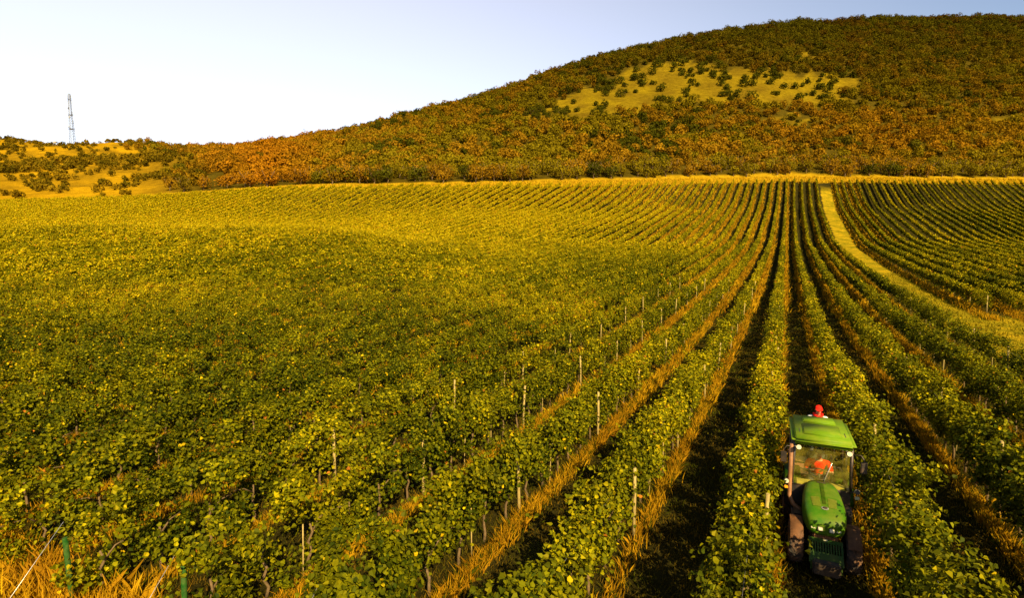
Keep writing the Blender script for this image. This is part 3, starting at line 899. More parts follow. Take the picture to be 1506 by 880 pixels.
for z, a_ in ((H - 2.5, .3), (H - 2.5, 2.4), (H - 2.5, 4.5), (H - 7, .9), (H - 7, 3.6), (H - 16, 2.2), (H - 24, .2)):
    bm = bmesh.new()
    r_ = half(z) + .8
    box_bm(bm, -.22, .22, -.14, .14, -1.4, 1.4)
    o = finish('panel_antenna', bm, M_white, mast, bevel=.04); o.location = (math.cos(a_) * r_, math.sin(a_) * r_, z); o.rotation_euler = (0, 0, a_ + math.pi / 2)
for z, a_ in ((H - 12, 3.9), (H - 20, 5.2), (H - 28, 4.4)):
    bm = bmesh.new(); bmesh.ops.create_cone(bm, cap_ends=True, segments=20, radius1=.9, radius2=.75, depth=.6)
    o = finish('drum_antenna', bm, M_white, mast, bevel=.03); r_ = half(z) + .5
    o.location = (math.cos(a_) * r_, math.sin(a_) * r_, z); o.rotation_euler = (R(90), 0, a_ + math.pi / 2)
for z in (H - 5, H - 18, H - 30):
    bm = bmesh.new(); w = half(z) + .55
    box_bm(bm, -w, w, -w, w, -.06, .06)
    for i in range(4):
        a_, b_ = cor[i], cor[(i + 1) % 4]
        strut(bm, (a_[0] * w, a_[1] * w, 0), (a_[0] * w, a_[1] * w, 1.1), .05); strut(bm, (a_[0] * w, a_[1] * w, 1.1), (b_[0] * w, b_[1] * w, 1.1), .05)
    o = finish('platform', bm, M_steel, mast); o.location = (0, 0, z)

# raised wooden hide on the crest left of the mast
hx, hy = xy((96 - 753) / 780, 464)
hide = empty('raised_hide', (hx, hy, gz(hx, hy)), .6)
tag(hide, 'small pale raised hide on stilts, left of the radio mast on the crest', 'hide')
M_board = simple('grey_boards', (0.28, 0.24, 0.18), 0.8, var=0.3, scale=2)
for sx, sy in cor:
    bm = bmesh.new(); tube_bm(bm, [(sx * 1.2, sy * 1.2, -.6), (sx * .95, sy * .95, 3.4)], .1, 6); finish('leg', bm, M_board, hide)
bm = bmesh.new(); box_bm(bm, -1.1, 1.1, -1.1, 1.1, 3.4, 3.52)
for i in range(4):
    box_bm(bm, -1.05 if i != 1 else .98, 1.05 if i != 3 else -.98, -1.05 if i != 2 else .98, 1.05 if i != 0 else -.98, 3.53, 4.5)
finish('cabin', bm, M_board, hide)
bm = bmesh.new()
vs = [bm.verts.new(p) for p in ((-1.5, -1.4, 5.25), (1.5, -1.4, 5.25), (1.5, 1.4, 5.65), (-1.5, 1.4, 5.65), (-1.5, -1.4, 5.4), (1.5, -1.4, 5.4), (1.5, 1.4, 5.8), (-1.5, 1.4, 5.8))]
for f in ((3, 2, 1, 0), (4, 5, 6, 7), (0, 1, 5, 4), (1, 2, 6, 5), (2, 3, 7, 6), (3, 0, 4, 7)): bm.faces.new([vs[i] for i in f])
for sx, sy in cor: box_bm(bm, sx * 1.0 - .05, sx * 1.0 + .05, sy * 1.0 - .05, sy * 1.0 + .05, 4.5, 5.35)
finish('roof', bm, M_board, hide)

# ------------------------------------------------------------------ tractor (front towards -Y)
TX, TY = 0.97, 13.85
TZ = gz(TX, TY)
tr_ = empty('vineyard_tractor', (TX, TY, TZ), R(1.5))
tag(tr_, 'narrow green tractor with a cab driving between two vine rows towards the viewer', 'tractor')
DUST = (0.20, 0.10, 0.035)
M_green = simple('green_paint', (0.030, 0.100, 0.001), 0.45, var=0.16, scale=5, dirt=(0.13, 0.10, 0.015), dirt_amt=.5, spec=.14)
M_roofg = simple('green_roof_paint', (0.080, 0.150, 0.001), 0.55, var=0.12, scale=4, dirt=(0.16, 0.15, 0.01), dirt_amt=.55, spec=.12)
M_olive = simple('yellow_green_patch', (0.16, 0.20, 0.010), 0.5, var=0.1, scale=4, dirt=DUST, dirt_amt=.3)
M_black = simple('black_frame', (0.014, 0.012, 0.010), 0.5, var=0.3, scale=5, dirt=DUST, dirt_amt=.25)
M_tyre = simple('dusty_tyre', (0.030, 0.022, 0.016), 0.9, var=0.3, scale=5, dirt=(0.26, 0.11, 0.03), dirt_amt=.85)
M_rim = simple('yellow_rim', (0.50, 0.33, 0.01), 0.5, var=0.15, scale=4, dirt=DUST, dirt_amt=.6)
M_rusty = simple('rusty_brown_steel', (0.17, 0.07, 0.02), 0.7, var=0.35, scale=7)
M_grille = simple('dusty_grille', (0.15, 0.06, 0.018), 0.8, var=0.35, scale=14)
M_chrome = simple('light_reflector', (0.55, 0.53, 0.42), 0.15, 0.6, var=0.03)
M_lens = simple('pale_lens', (0.42, 0.39, 0.24), 0.2, 0.0, var=0.06, scale=20)
M_amber = simple('amber_lens', (0.75, 0.28, 0.01), 0.3, var=0.1)
M_dusty = simple('dusty_cab_floor', (0.30, 0.24, 0.03), 0.8, var=0.35, scale=6)
mglass, nt, b = nodes_of('dusty_windscreen')
b.inputs['Base Color'].default_value = (0.55, 0.46, 0.04, 1); b.inputs['Roughness'].default_value = .7
gl = nt.nodes.new('ShaderNodeBsdfGlossy'); gl.inputs['Roughness'].default_value = .03
tp = nt.nodes.new('ShaderNodeBsdfTransparent'); tp.inputs['Color'].default_value = (.93, .95, .85, 1)
m1 = nt.nodes.new('ShaderNodeMixShader'); m2 = nt.nodes.new('ShaderNodeMixShader')
tcn = nt.nodes.new('ShaderNodeTexCoord'); dn = nt.nodes.new('ShaderNodeTexNoise'); dn.inputs['Scale'].default_value = 5; dn.inputs['Detail'].default_value = 8
nt.links.new(tcn.outputs['Object'], dn.inputs['Vector'])
dm = nt.nodes.new('ShaderNodeMapRange'); dm.inputs['From Min'].default_value = .35; dm.inputs['From Max'].default_value = .7; dm.inputs['To Min'].default_value = .02; dm.inputs['To Max'].default_value = .20
nt.links.new(dn.outputs['Fac'], dm.inputs['Value'])
m1.inputs['Fac'].default_value = .05; nt.links.new(tp.outputs[0], m1.inputs[1]); nt.links.new(gl.outputs[0], m1.inputs[2])
nt.links.new(dm.outputs[0], m2.inputs['Fac']); nt.links.new(m1.outputs[0], m2.inputs[1]); nt.links.new(b.outputs[0], m2.inputs[2])
nt.links.new(m2.outputs[0], nt.nodes['Material Output'].inputs['Surface'])

mclear = mglass.copy(); mclear.name = 'side_glass'
for n_ in mclear.node_tree.nodes:
    if n_.type == 'MAP_RANGE': n_.inputs['To Min'].default_value = .0; n_.inputs['To Max'].default_value = .02
def loft(name, secs, mat, parent, n=24, p=0.45, smooth=True, mats=None):
    """sections (y, cx, cz, half width, half height); rounded-rectangle rings"""
    bm = bmesh.new(); rings = []
    for (y, cx, cz, w, h) in secs:
        ring = []
        for k in range(n):
            t = 2 * math.pi * k / n
            c_, s_ = math.cos(t), math.sin(t)
            ring.append(bm.verts.new((cx + w * math.copysign(abs(c_) ** p, c_), y, cz + h * math.copysign(abs(s_) ** p, s_))))
        rings.append(ring)
    for r0, r1 in zip(rings, rings[1:]):
        for k in range(n): bm.faces.new((r0[k], r0[(k + 1) % n], r1[(k + 1) % n], r1[k]))
    bm.faces.new(rings[0][::-1]); bm.faces.new(rings[-1])
    o = finish(name, bm, mats or mat, parent)
    if smooth:
        for f in o.data.polygons: f.use_smooth = len(f.vertices) == 4
    return o
hoodS = [(-1.56, 0, .98, .22, .10), (-1.52, 0, 1.00, .29, .17), (-1.40, 0, 1.02, .345, .21), (-1.15, 0, 1.05, .385, .245), (-.8, 0, 1.08, .395, .275), (-.4, 0, 1.11, .375, .30), (-.1, 0, 1.14, .335, .31), (.06, 0, 1.15, .29, .31)]
hoodS = [(y_ * (.9 if y_ < 0 else 1), a_, b_, w_ * 1.05, h_) for y_, a_, b_, w_, h_ in hoodS]
hood = loft('hood', hoodS, M_green, tr_, p=.55)
# raised spine, yellow-green patches, emblem
def patch(name, pts_xy, mat, parent, lift=.004, zf=None, thick=.006):
    bm = bmesh.new(); top = [bm.verts.new((x, y, zf(x, y) + lift + thick)) for x, y in pts_xy]; bot = [bm.verts.new((x, y, zf(x, y) + lift - .004)) for x, y in pts_xy]
    n = len(top); bm.faces.new(top); bm.faces.new(bot[::-1])
    for i in range(n): bm.faces.new((top[i], bot[i], bot[(i + 1) % n], top[(i + 1) % n]))
    return finish(name, bm, mat, parent)
def hood_z(x, y):
    ys = [s_[0] for s_ in hoodS]; cz = np.interp(y, ys, [s_[2] for s_ in hoodS]); w = np.interp(y, ys, [s_[3] for s_ in hoodS]); h = np.interp(y, ys, [s_[4] for s_ in hoodS])
    q = min(.999, abs(x) / w); c_ = q ** (1 / .55); s_ = math.sqrt(max(0, 1 - c_ * c_))
    return float(cz + h * s_ ** .55)
def grid_patch(name, x0, x1, y0, y1, mat, parent, lift=.006, nxg=5, nyg=5, skew=0.0):
    bm = bmesh.new(); g = []
    for j in range(nyg):
        y = y0 + (y1 - y0) * j / (nyg - 1)
        g.append([bm.verts.new((xx_ := (x0 + (x1 - x0) * i / (nxg - 1)) * (1 + skew * j / (nyg - 1)), y, hood_z(xx_, y) + lift)) for i in range(nxg)])
    for j in range(nyg - 1):
        for i in range(nxg - 1): bm.faces.new((g[j][i], g[j][i + 1], g[j + 1][i + 1], g[j + 1][i]))
    r = bmesh.ops.solidify(bm, geom=bm.faces[:], thickness=-.006)
    return finish(name, bm, mat, parent, smooth=False)
for sx in (-1, 1):
    grid_patch('hood_patch', sx * .07, sx * .225, -1.00, -.66, M_olive, hood, skew=.12)  # lighter yellow-green patch on each half of the hood
grid_patch('hood_spine', -.035, .035, -.9, -.05, M_green, hood, lift=.012)
def ellipse_patch(name, rx, ry, y, mat, lift):
    bm = bmesh.new(); vs = [bm.verts.new((rx * math.cos(a_), y + ry * math.sin(a_), hood_z(0, y + ry * math.sin(a_)) + lift)) for a_ in [2 * math.pi * k / 24 for k in range(24)]]
    f = bm.faces.new(vs); bmesh.ops.solidify(bm, geom=[f], thickness=-.008); return finish(name, bm, mat, hood)
ellipse_patch('emblem_rim', .068, .052, -1.05, M_chrome, .012)
ellipse_patch('emblem', .050, .034, -1.05, M_black, .022)
# leaping-shape relief inside the emblem is far below a pixel; the oval is dark with a pale rim
bm = bmesh.new(); box_bm(bm, -.09, .09, -.06, -.035, 0, .02); o = finish('hood_vent', bm, M_black, hood, bevel=.004); o.location = (0, .0, hood_z(0, -.05))
# headlights
for sx in (-1, 1):
    for q in (0, 1):
        hx_ = sx * (.105 + .115 * q)
        bm = bmesh.new(); box_bm(bm, -.053, .053, -.045, .05, -.045, .045)
        hl = finish('headlight', bm, M_black, tr_, bevel=.012); hl.location = (hx_, -1.39 + .045 * q, .985); hl.rotation_euler = (R(-18), 0, sx * R(14 * q))
        bm = bmesh.new(); box_bm(bm, -.045, .045, -.056, -.040, -.036, .036)
        finish('lens', bm, M_lens, hl, bevel=.008)
# grille below the lights, engine, chassis
bm = bmesh.new(); box_bm(bm, -.235, .235, -1.50, -1.42, .62, .90)
gr_ = finish('grille', bm, M_grille, tr_, bevel=.02); gr_.location = (0, .14, 0)
bm = bmesh.new()
for i in range(11): box_bm(bm, -.20 + i * .04 - .006, -.20 + i * .04 + .006, -1.517, -1.503, .64, .88)
finish('grille_bars', bm, M_rusty, gr_)
bm = bmesh.new(); box_bm(bm, -.045, .045, -1.56, -1.52, .70, .77); finish('tow_light', bm, M_lens, tr_, bevel=.01).location = (0, .14, 0)
bm = bmesh.new(); box_bm(bm, -.21, .21, -1.27, .5, .42, .86); box_bm(bm, -.27, .27, -.2, 1.5, .38, .80); box_bm(bm, -.15, .15, -1.45, -1.1, .34, .60)
finish('chassis', bm, M_black, tr_, bevel=.03)
for sx in (-1, 1):
    bm = bmesh.new(); tube_bm(bm, [(sx * .22, -1.1, .6), (sx * .28, -.9, .75), (sx * .27, -.5, .78), (sx * .24, -.3, .88)], .028, 6)
    finish('engine_pipe', bm, M_rusty, tr_)
# green guard and weight bracket in front
bm = bmesh.new()
def slab(bm, x0, x1, ya, za, yb, zb, th):
    d = Vector((0, yb - ya, zb - za)).normalized(); nrm = Vector((0, -d.z, d.y)) * th
    vs = []
    for (y, z) in ((ya, za), (yb, zb)):
        for x in (x0, x1):
            vs += [bm.verts.new((x, y, z)), bm.verts.new((x + 0, y + nrm.y, z + nrm.z))]
    a0, a0n, a1, a1n, b0, b0n, b1, b1n = vs
    for f in ((a0, a1, b1, b0), (a0n, b0n, b1n, a1n), (a0, a0n, a1n, a1), (b0, b1, b1n, b0n), (a0, b0, b0n, a0n), (a1, a1n, b1n, b1)): bm.faces.new(f)
slab(bm, -.30, .30, -1.60, .72, -1.68, .68, .03)
for i in range(13):
    x = -.285 + i * .0475
    slab(bm, x - .012, x + .012, -1.68, .68, -1.86, .55, .03)
slab(bm, -.30, .30, -1.86, .55, -2.00, .42, .035)
slab(bm, -.285, .285, -2.0, .42, -2.03, .24, .04)
slab(bm, -.31, -.28, -1.62, .73, -2.03, .40, .05); slab(bm, .28, .31, -1.62, .73, -2.03, .40, .05)
M_shadegreen = simple('shaded_green_paint', (0.014, 0.045, 0.002), 0.6, var=0.2, scale=5, dirt=(0.07, 0.05, 0.012), dirt_amt=.5, spec=.15)  # tractor green darkened for the guard: the shade there is put into its colour
guard = finish('front_guard', bm, M_shadegreen, tr_); guard.location = (0, .22, .05)
bm = bmesh.new(); box_bm(bm, -.25, .25, -1.92, -1.5, .24, .50); finish('weight_block', bm, M_black, tr_, bevel=.03)
bm = bmesh.new(); tube_bm(bm, [(-.56, -1.02, .44), (.56, -1.02, .44)], .06, 10); box_bm(bm, -.12, .12, -1.12, -.92, .34, .52); finish('front_axle', bm, M_black, tr_)
# wheels
def wheel(x, y, r, w, lugs, rimr):
    root = bpy.data.objects.new('wheel', None); col.objects.link(root); root.parent = tr_; root.location = (x, y, r); root.empty_display_size = .2
    prof = [(rimr, -.42), (rimr + .03, -.5), (r * .80, -.52), (r * .93, -.47), (r * .975, -.36), (r * .985, 0), (r * .975, .36), (r * .93, .47), (r * .80, .52), (rimr + .03, .5), (rimr, .42)]
    bm = bmesh.new(); N = 40; rg = []
    for k in range(N):
        a_ = 2 * math.pi * k / N
        rg.append([bm.verts.new((pw * w, math.cos(a_) * pr, math.sin(a_) * pr)) for pr, pw in prof])
    for k in range(N):
        A_, B_ = rg[k], rg[(k + 1) % N]
        for i in range(len(prof) - 1):
            f = bm.faces.new((A_[i], A_[i + 1], B_[i + 1], B_[i])); f.smooth = True
    for k in range(lugs):
        for s_ in (-1, 1):
            a0 = 2 * math.pi * (k + (.5 if s_ > 0 else 0)) / lugs; sw = .34 / r * .45
            def P_(fr, da, rr_): return (s_ * fr * w, math.cos(a0 + da) * rr_, math.sin(a0 + da) * rr_)
            t = .045 / r
            lo = [P_(.02, sw, r * .97), P_(.50, 0, r * .92), P_(.50, t, r * .92), P_(.02, sw + t, r * .97)]
            hi = [P_(.02, sw, r * 1.02), P_(.51, 0, r * .985), P_(.51, t, r * .985), P_(.02, sw + t, r * 1.02)]
            v0 = [bm.verts.new(p_) for p_ in lo]; v1 = [bm.verts.new(p_) for p_ in hi]
            bm.faces.new(v1)
            for i in range(4): bm.faces.new((v0[i], v0[(i + 1) % 4], v1[(i + 1) % 4], v1[i]))
    finish('tyre', bm, M_tyre, root)
    s_ = 1 if x > 0 else -1
    bm = bmesh.new(); rg = []
    for pr, pw in ((rimr + .01, .44), (rimr - .03, .40), (rimr - .05, .12), (rimr * .45, .05), (rimr * .4, .16), (.02, .18)):
        rg.append([bm.verts.new((s_ * pw * w, math.cos(2 * math.pi * k / 28) * pr, math.sin(2 * math.pi * k / 28) * pr)) for k in range(28)])
    for A_, B_ in zip(rg, rg[1:]):
        for k in range(28): bm.faces.new((A_[k], A_[(k + 1) % 28], B_[(k + 1) % 28], B_[k])).smooth = True
    bm.faces.new(rg[-1])
    finish('rim', bm, M_rim, root)
    return root
for sx in (-1, 1):
    wheel(sx * .53, -1.02, .44, .27, 18, .24)
    wheel(sx * .55, 1.12, .61, .33, 20, .33)
    # mudguards
    for (y0_, r_, w_, a0_, a1_, m__) in ((-1.02, .53, .25, 50, 150, M_rusty), (1.12, .72, .36, 15, 165, M_green)):
        bm = bmesh.new(); prev = None
        zc = .44 if y0_ < 0 else .61
        for k in range(13):
            a_ = R(a0_ + (a1_ - a0_) * k / 12)
            y_, z_ = y0_ + math.cos(a_) * r_, zc + math.sin(a_) * r_
            xs = sx * (.53 if y0_ < 0 else .55)
            cur = [bm.verts.new((xs - w_ / 2, y_, z_ - .02)), bm.verts.new((xs - w_ / 2 + .02, y_, z_)), bm.verts.new((xs + w_ / 2 - .02, y_, z_)), bm.verts.new((xs + w_ / 2, y_, z_ - .02))]
            if prev:
                for i in range(3): bm.faces.new((prev[i], prev[i + 1], cur[i + 1], cur[i])).smooth = True
            prev = cur
        bmesh.ops.solidify(bm, geom=bm.faces[:], thickness=.015)
        finish('mudguard', bm, m__, tr_)
# cab
cab = bpy.data.objects.new('cab', None); col.objects.link(cab); cab.parent = tr_; cab.empty_display_size = .3
W0, W1, ZB, ZT = .60, .57, 1.28, 2.34      # half widths below / above
yF0, yF1, yR0, yR1 = .08, -.02, 1.62, 1.66
corn = {'fl': ((-W0, yF0, ZB), (-W1, yF1, ZT)), 'fr': ((W0, yF0, ZB), (W1, yF1, ZT)), 'rl': ((-W0, yR0, ZB), (-W1, yR1, ZT)), 'rr': ((W0, yR0, ZB), (W1, yR1, ZT))}
for key, (a_, b_) in corn.items():
    bm = bmesh.new(); tube_bm(bm, [a_, b_], .032, 6); finish('pillar', bm, M_black, cab)
for sx in (-1, 1):
    bm = bmesh.new(); tube_bm(bm, [(sx * W0, .85, .75), (sx * W1, .85, ZT)], .026, 6); finish('pillar', bm, M_black, cab)
bm = bmesh.new(); tube_bm(bm, [corn['fl'][0], corn['fr'][0]], .025, 6); tube_bm(bm, [corn['rl'][0], corn['rr'][0]], .025, 6)
box_bm(bm, -.60, -.54, .06, 1.6, .80, 1.28); box_bm(bm, .54, .60, .06, 1.6, .80, 1.28); box_bm(bm, -.54, -.33, .06, .12, .80, 1.28); box_bm(bm, .33, .54, .06, .12, .80, 1.28)
finish('cab_frame', bm, M_black, cab)
bm = bmesh.new(); box_bm(bm, -.535, .535, .13, 1.6, .78, .86); box_bm(bm, -.50, .50, .13, .36, .87, 1.34)
finish('cab_floor', bm, M_dusty, cab, bevel=.015)
def pane(name, q):
    bm = bmesh.new(); vs = [bm.verts.new(p_) for p_ in q]; f = bm.faces.new(vs); bmesh.ops.solidify(bm, geom=[f], thickness=.006); return finish(name, bm, mglass if name == 'windscreen' else mclear, cab)
pane('windscreen', [(-W0 + .03, yF0 - .004, ZB + .02), (W0 - .03, yF0 - .004, ZB + .02), (W1 - .03, yF1 - .004, ZT - .02), (-W1 + .03, yF1 - .004, ZT - .02)])
pane('rear_window', [(-W0 + .03, yR0, ZB + .02), (W0 - .03, yR0, ZB + .02), (W1 - .03, yR1, ZT - .02), (-W1 + .03, yR1, ZT - .02)])
for sx in (-1, 1):
    for ya_, yb_ in ((.12, .82), (.88, 1.6)):
        pane('side_window', [(sx * W0, ya_, ZB + .01), (sx * W0, yb_, ZB + .01), (sx * W1, yb_, ZT - .02), (sx * W1, ya_ - (.08 if ya_ < .5 else 0), ZT - .02)])
bm = bmesh.new(); tube_bm(bm, [(.03, yF0 - .02, ZB + .06), (.10, .02, 1.62), (.2, .0, 1.95)], .008, 5); finish('wiper', bm, M_chrome, cab)
# roof: rounded slab with raised panels
def rbox(x0, x1, y0, y1, z0, z1, mat, name, parent, bev, taper=0.0, seg=4):
    bm = bmesh.new(); vs = box_bm(bm, x0, x1, y0, y1, z0, z1)
    for v in vs[4:]: v.co.x *= (1 - taper); v.co.y = (v.co.y - (y0 + y1) / 2) * (1 - taper) + (y0 + y1) / 2
    o = finish(name, bm, mat, parent, bevel=bev, seg=seg)
    for f in o.data.polygons: f.use_smooth = True
    return o
roof = rbox(-.66, .66, -.20, 1.84, 2.33, 2.51, M_roofg, 'roof', cab, .085, .035)
rbox(-.40, .40, .12, .95, 2.49, 2.545, M_roofg, 'roof_panel', roof, .018, .02)
rbox(-.36, .36, 1.12, 1.62, 2.49, 2.555, M_roofg, 'roof_panel', roof, .018, .02)
for sx in (-1, 1):
    rbox(sx * .47 - .012, sx * .47 + .012, .25, .55, 2.497, 2.512, M_black, 'roof_slot', roof, .004, seg=1)
    bm = bmesh.new(); bmesh.ops.create_cone(bm, cap_ends=True, segments=20, radius1=.062, radius2=.045, depth=.08)
    wl = finish('work_light', bm, M_black, cab, bevel=.006); wl.location = (sx * .50, -.17, 2.27); wl.rotation_euler = (R(68), 0, 0)
    bm = bmesh.new(); bmesh.ops.create_cone(bm, cap_ends=True, segments=20, radius1=.046, radius2=.052, depth=.012)
    ln = finish('lens', bm, M_lens, wl); ln.location = (0, 0, -.0); ln.location = (0, 0, .046); 
    # lights and indicators on stalks beside the hood
    bm = bmesh.new(); tube_bm(bm, [(sx * .56, .05, 1.30), (sx * .70, -.02, 1.36)], .014, 6); tube_bm(bm, [(sx * .70, -.02, 1.20), (sx * .70, -.02, 1.42)], .012, 6)
    finish('lamp_stalk', bm, M_black, tr_)
    bm = bmesh.new(); bmesh.ops.create_cone(bm, cap_ends=True, segments=18, radius1=.062, radius2=.05, depth=.07)
    sl = finish('side_headlight', bm, M_chrome, tr_, bevel=.006); sl.location = (sx * .71, -.06, 1.38); sl.rotation_euler = (R(75), 0, 0)
    bm = bmesh.new(); bmesh.ops.create_cone(bm, cap_ends=True, segments=18, radius1=.05, radius2=.045, depth=.012)
    l2 = finish('lens', bm, M_lens if sx < 0 else M_black, sl); l2.location = (0, 0, .042)
    bm = bmesh.new(); box_bm(bm, -.045, .045, -.03, .03, -.03, .03); o = finish('indicator', bm, M_amber if sx < 0 else M_lens, tr_, bevel=.01); o.location = (sx * .71, -.07, 1.24)
    # mirrors
    bm = bmesh.new(); tube_bm(bm, [(sx * .57, -.02, 2.22), (sx * .74, -.10, 2.25), (sx * .80, -.12, 2.15), (sx * .79, -.12, 1.80)], .011, 6); finish('mirror_arm', bm, M_black, tr_)
    bm = bmesh.new(); box_bm(bm, -.065, .065, -.015, .02, -.13, .13); o = finish('mirror', bm, M_black, tr_, bevel=.012); o.location = (sx * .80, -.12, 1.98); o.rotation_euler = (0, 0, sx * R(12))
    # steps
    bm = bmesh.new(); box_bm(bm, -.10, .10, -.02, .30, 0, .025); box_bm(bm, -.10, .10, -.02, .30, -.25, -.225); box_bm(bm, -.10, -.08, -.02, .0, -.25, .25); box_bm(bm, .08, .10, -.02, .0, -.25, .25)
    o = finish('step', bm, M_black, tr_); o.location = (sx * .52, .22, .62)
bm = bmesh.new(); tube_bm(bm, [(-.40, -.35, .85), (-.56, -.20, .90), (-.645, -.06, 1.05), (-.645, -.05, 1.6), (-.64, -.04, 2.30)], [.045, .05, .052, .048, .042], 10); finish('exhaust_pipe', bm, M_rusty, tr_)
bm = bmesh.new(); box_bm(bm, .36, .60, -.35, .02, .62, 1.0); finish('battery_box', bm, M_black, tr_, bevel=.02)
bm = bmesh.new(); box_bm(bm, -.60, -.36, -.62, -.12, .52, .86); finish('fuel_tank', bm, M_black, tr_, bevel=.05)
# seat and steering wheel
M_seat = simple('black_seat', (0.02, 0.02, 0.018), 0.7, var=0.2)
rbox(-.24, .24, .80, 1.25, 1.0, 1.13, M_seat, 'seat', cab, .04); rbox(-.22, .22, 1.22, 1.34, 1.13, 1.75, M_seat, 'backrest', cab, .05)
bm = bmesh.new()
ring = [(math.cos(2 * math.pi * k / 24) * .19, math.sin(2 * math.pi * k / 24) * .19, 0) for k in range(25)]
tube_bm(bm, ring, .014, 6, caps=False); tube_bm(bm, [(-.18, 0, 0), (0, 0, -.02), (.18, 0, 0)], .012, 5); tube_bm(bm, [(0, 0, 0), (0, 0, -.45)], .03, 8)
o = finish('steering_wheel', bm, M_black, cab); o.location = (0, .50, 1.46); o.rotation_euler = (R(20), 0, 0)
# rear carrier on the linkage
bm = bmesh.new()
box_bm(bm, -.55, .55, 2.10, 3.5, .735, .795)
for sx in (-1, 1):
    box_bm(bm, sx * .54 - .02, sx * .54 + .02, 2.11, 3.49, .797, .97)
    tube_bm(bm, [(sx * .3, 1.5, .5), (sx * .35, 2.12, .77)], .035, 6); tube_bm(bm, [(sx * .3, 1.5, .75), (sx * .3, 2.3, .60), (sx * .35, 3.3, .75)], .03, 6)
finish('rear_platform', bm, M_rusty, tr_)
bm = bmesh.new(); tube_bm(bm, [(-.5, 2.46, .785), (-.5, 2.46, 1.835), (.5, 2.46, 1.835), (.5, 2.46, .785)], .022, 8); finish('hand_rail', bm, M_black, tr_)

# ------------------------------------------------------------------ people
def skin_body(name, chains, mat, parent, sub=2, root_at=0):
    """chains: lists of (point, radius); equal points are welded into one skeleton, skinned as one surface"""
    verts, rads, edges, idx = [], [], [], {}
    for ch in chains:
        last = None
        for p, r in ch:
            key = tuple(round(c, 4) for c in p)
            if key not in idx:
                idx[key] = len(verts); verts.append(p); rads.append(r)
            i = idx[key]
            if last is not None and i != last: edges.append((last, i))
            last = i
    me = bpy.data.meshes.new(name); me.from_pydata(verts, edges, []); me.materials.append(mat)
    o = bpy.data.objects.new(name, me); col.objects.link(o); o.parent = parent
    md = o.modifiers.new('skin', 'SKIN'); md.use_smooth_shade = True
    if not me.skin_vertices: me.attributes  # layer is made by the modifier below
    bpy.context.view_layer.objects.active = o
    sk = me.skin_vertices[0].data if me.skin_vertices else None
    if sk is None:
        bm = bmesh.new(); bm.from_mesh(me); lay = bm.verts.layers.skin.verify()
        bm.verts.ensure_lookup_table()
        for i, v in enumerate(bm.verts):
            rr_ = rads[i]; v[lay].radius = (rr_, rr_) if isinstance(rr_, (int, float)) else rr_
            v[lay].use_root = (i == root_at)
        bm.to_mesh(me); bm.free()
    else:
        for i, r in enumerate(rads):
            sk[i].radius = (r, r) if isinstance(r, (int, float)) else r; sk[i].use_root = (i == root_at)
    s = o.modifiers.new('sub', 'SUBSURF'); s.levels = sub; s.render_levels = sub
    return o
M_skin = simple('skin', (0.36, 0.17, 0.08), 0.55, var=0.08, scale=8)
M_red = simple('red_cloth', (0.72, 0.014, 0.004), 0.8, var=0.15, scale=10, spec=.1)
M_whitec = simple('white_cloth', (0.72, 0.68, 0.55), 0.8, var=0.08, scale=10)
M_trouser = simple('dark_trousers', (0.03, 0.035, 0.05), 0.85, var=0.2, scale=10)
M_boot = simple('work_boot', (0.04, 0.025, 0.015), 0.7, var=0.2)
M_hair = simple('dark_hair', (0.02, 0.014, 0.01), 0.7, var=0.3, scale=20)
M_eye = simple('eye', (0.02, 0.015, 0.012), 0.2, var=0.0)
def V3(*a_): return Vector(a_)
def hand_chains(w, d, side, curl=.6):
    """palm from the wrist w along d, four unequal curled fingers and a thumb from the side of the palm"""
    w = Vector(w); d = Vector(d).normalized(); s_ = Vector(side).normalized(); dn_ = d.cross(s_).normalized()
    palm = w + d * .05; kn = w + d * .085
    ch = [[(tuple(w), .024), (tuple(palm), (.034, .018)), (tuple(kn), (.036, .015))]]
    for i, ln in enumerate((.068, .078, .072, .056)):
        b0 = kn + s_ * (.030 - .020 * i)
        p1 = b0 + d * ln * .45 + dn_ * .01; p2 = p1 + (d * (1 - curl) + dn_ * curl) * ln * .32; p3 = p2 + (d * (.3 - curl * .6) + dn_) .normalized() * ln * .25
        ch.append([(tuple(kn), (.036, .015)), (tuple(b0 + d * .008), .0095), (tuple(p1), .009), (tuple(p2), .0085), (tuple(p3), .0075)])
    t0 = w + d * .03 + s_ * .032; t1 = t0 + s_ * .025 + d * .028; t2 = t1 + d * .028 + dn_ * .015
    ch.append([(tuple(palm), (.034, .018)), (tuple(t0), .012), (tuple(t1), .0105), (tuple(t2), .009)])
    return ch
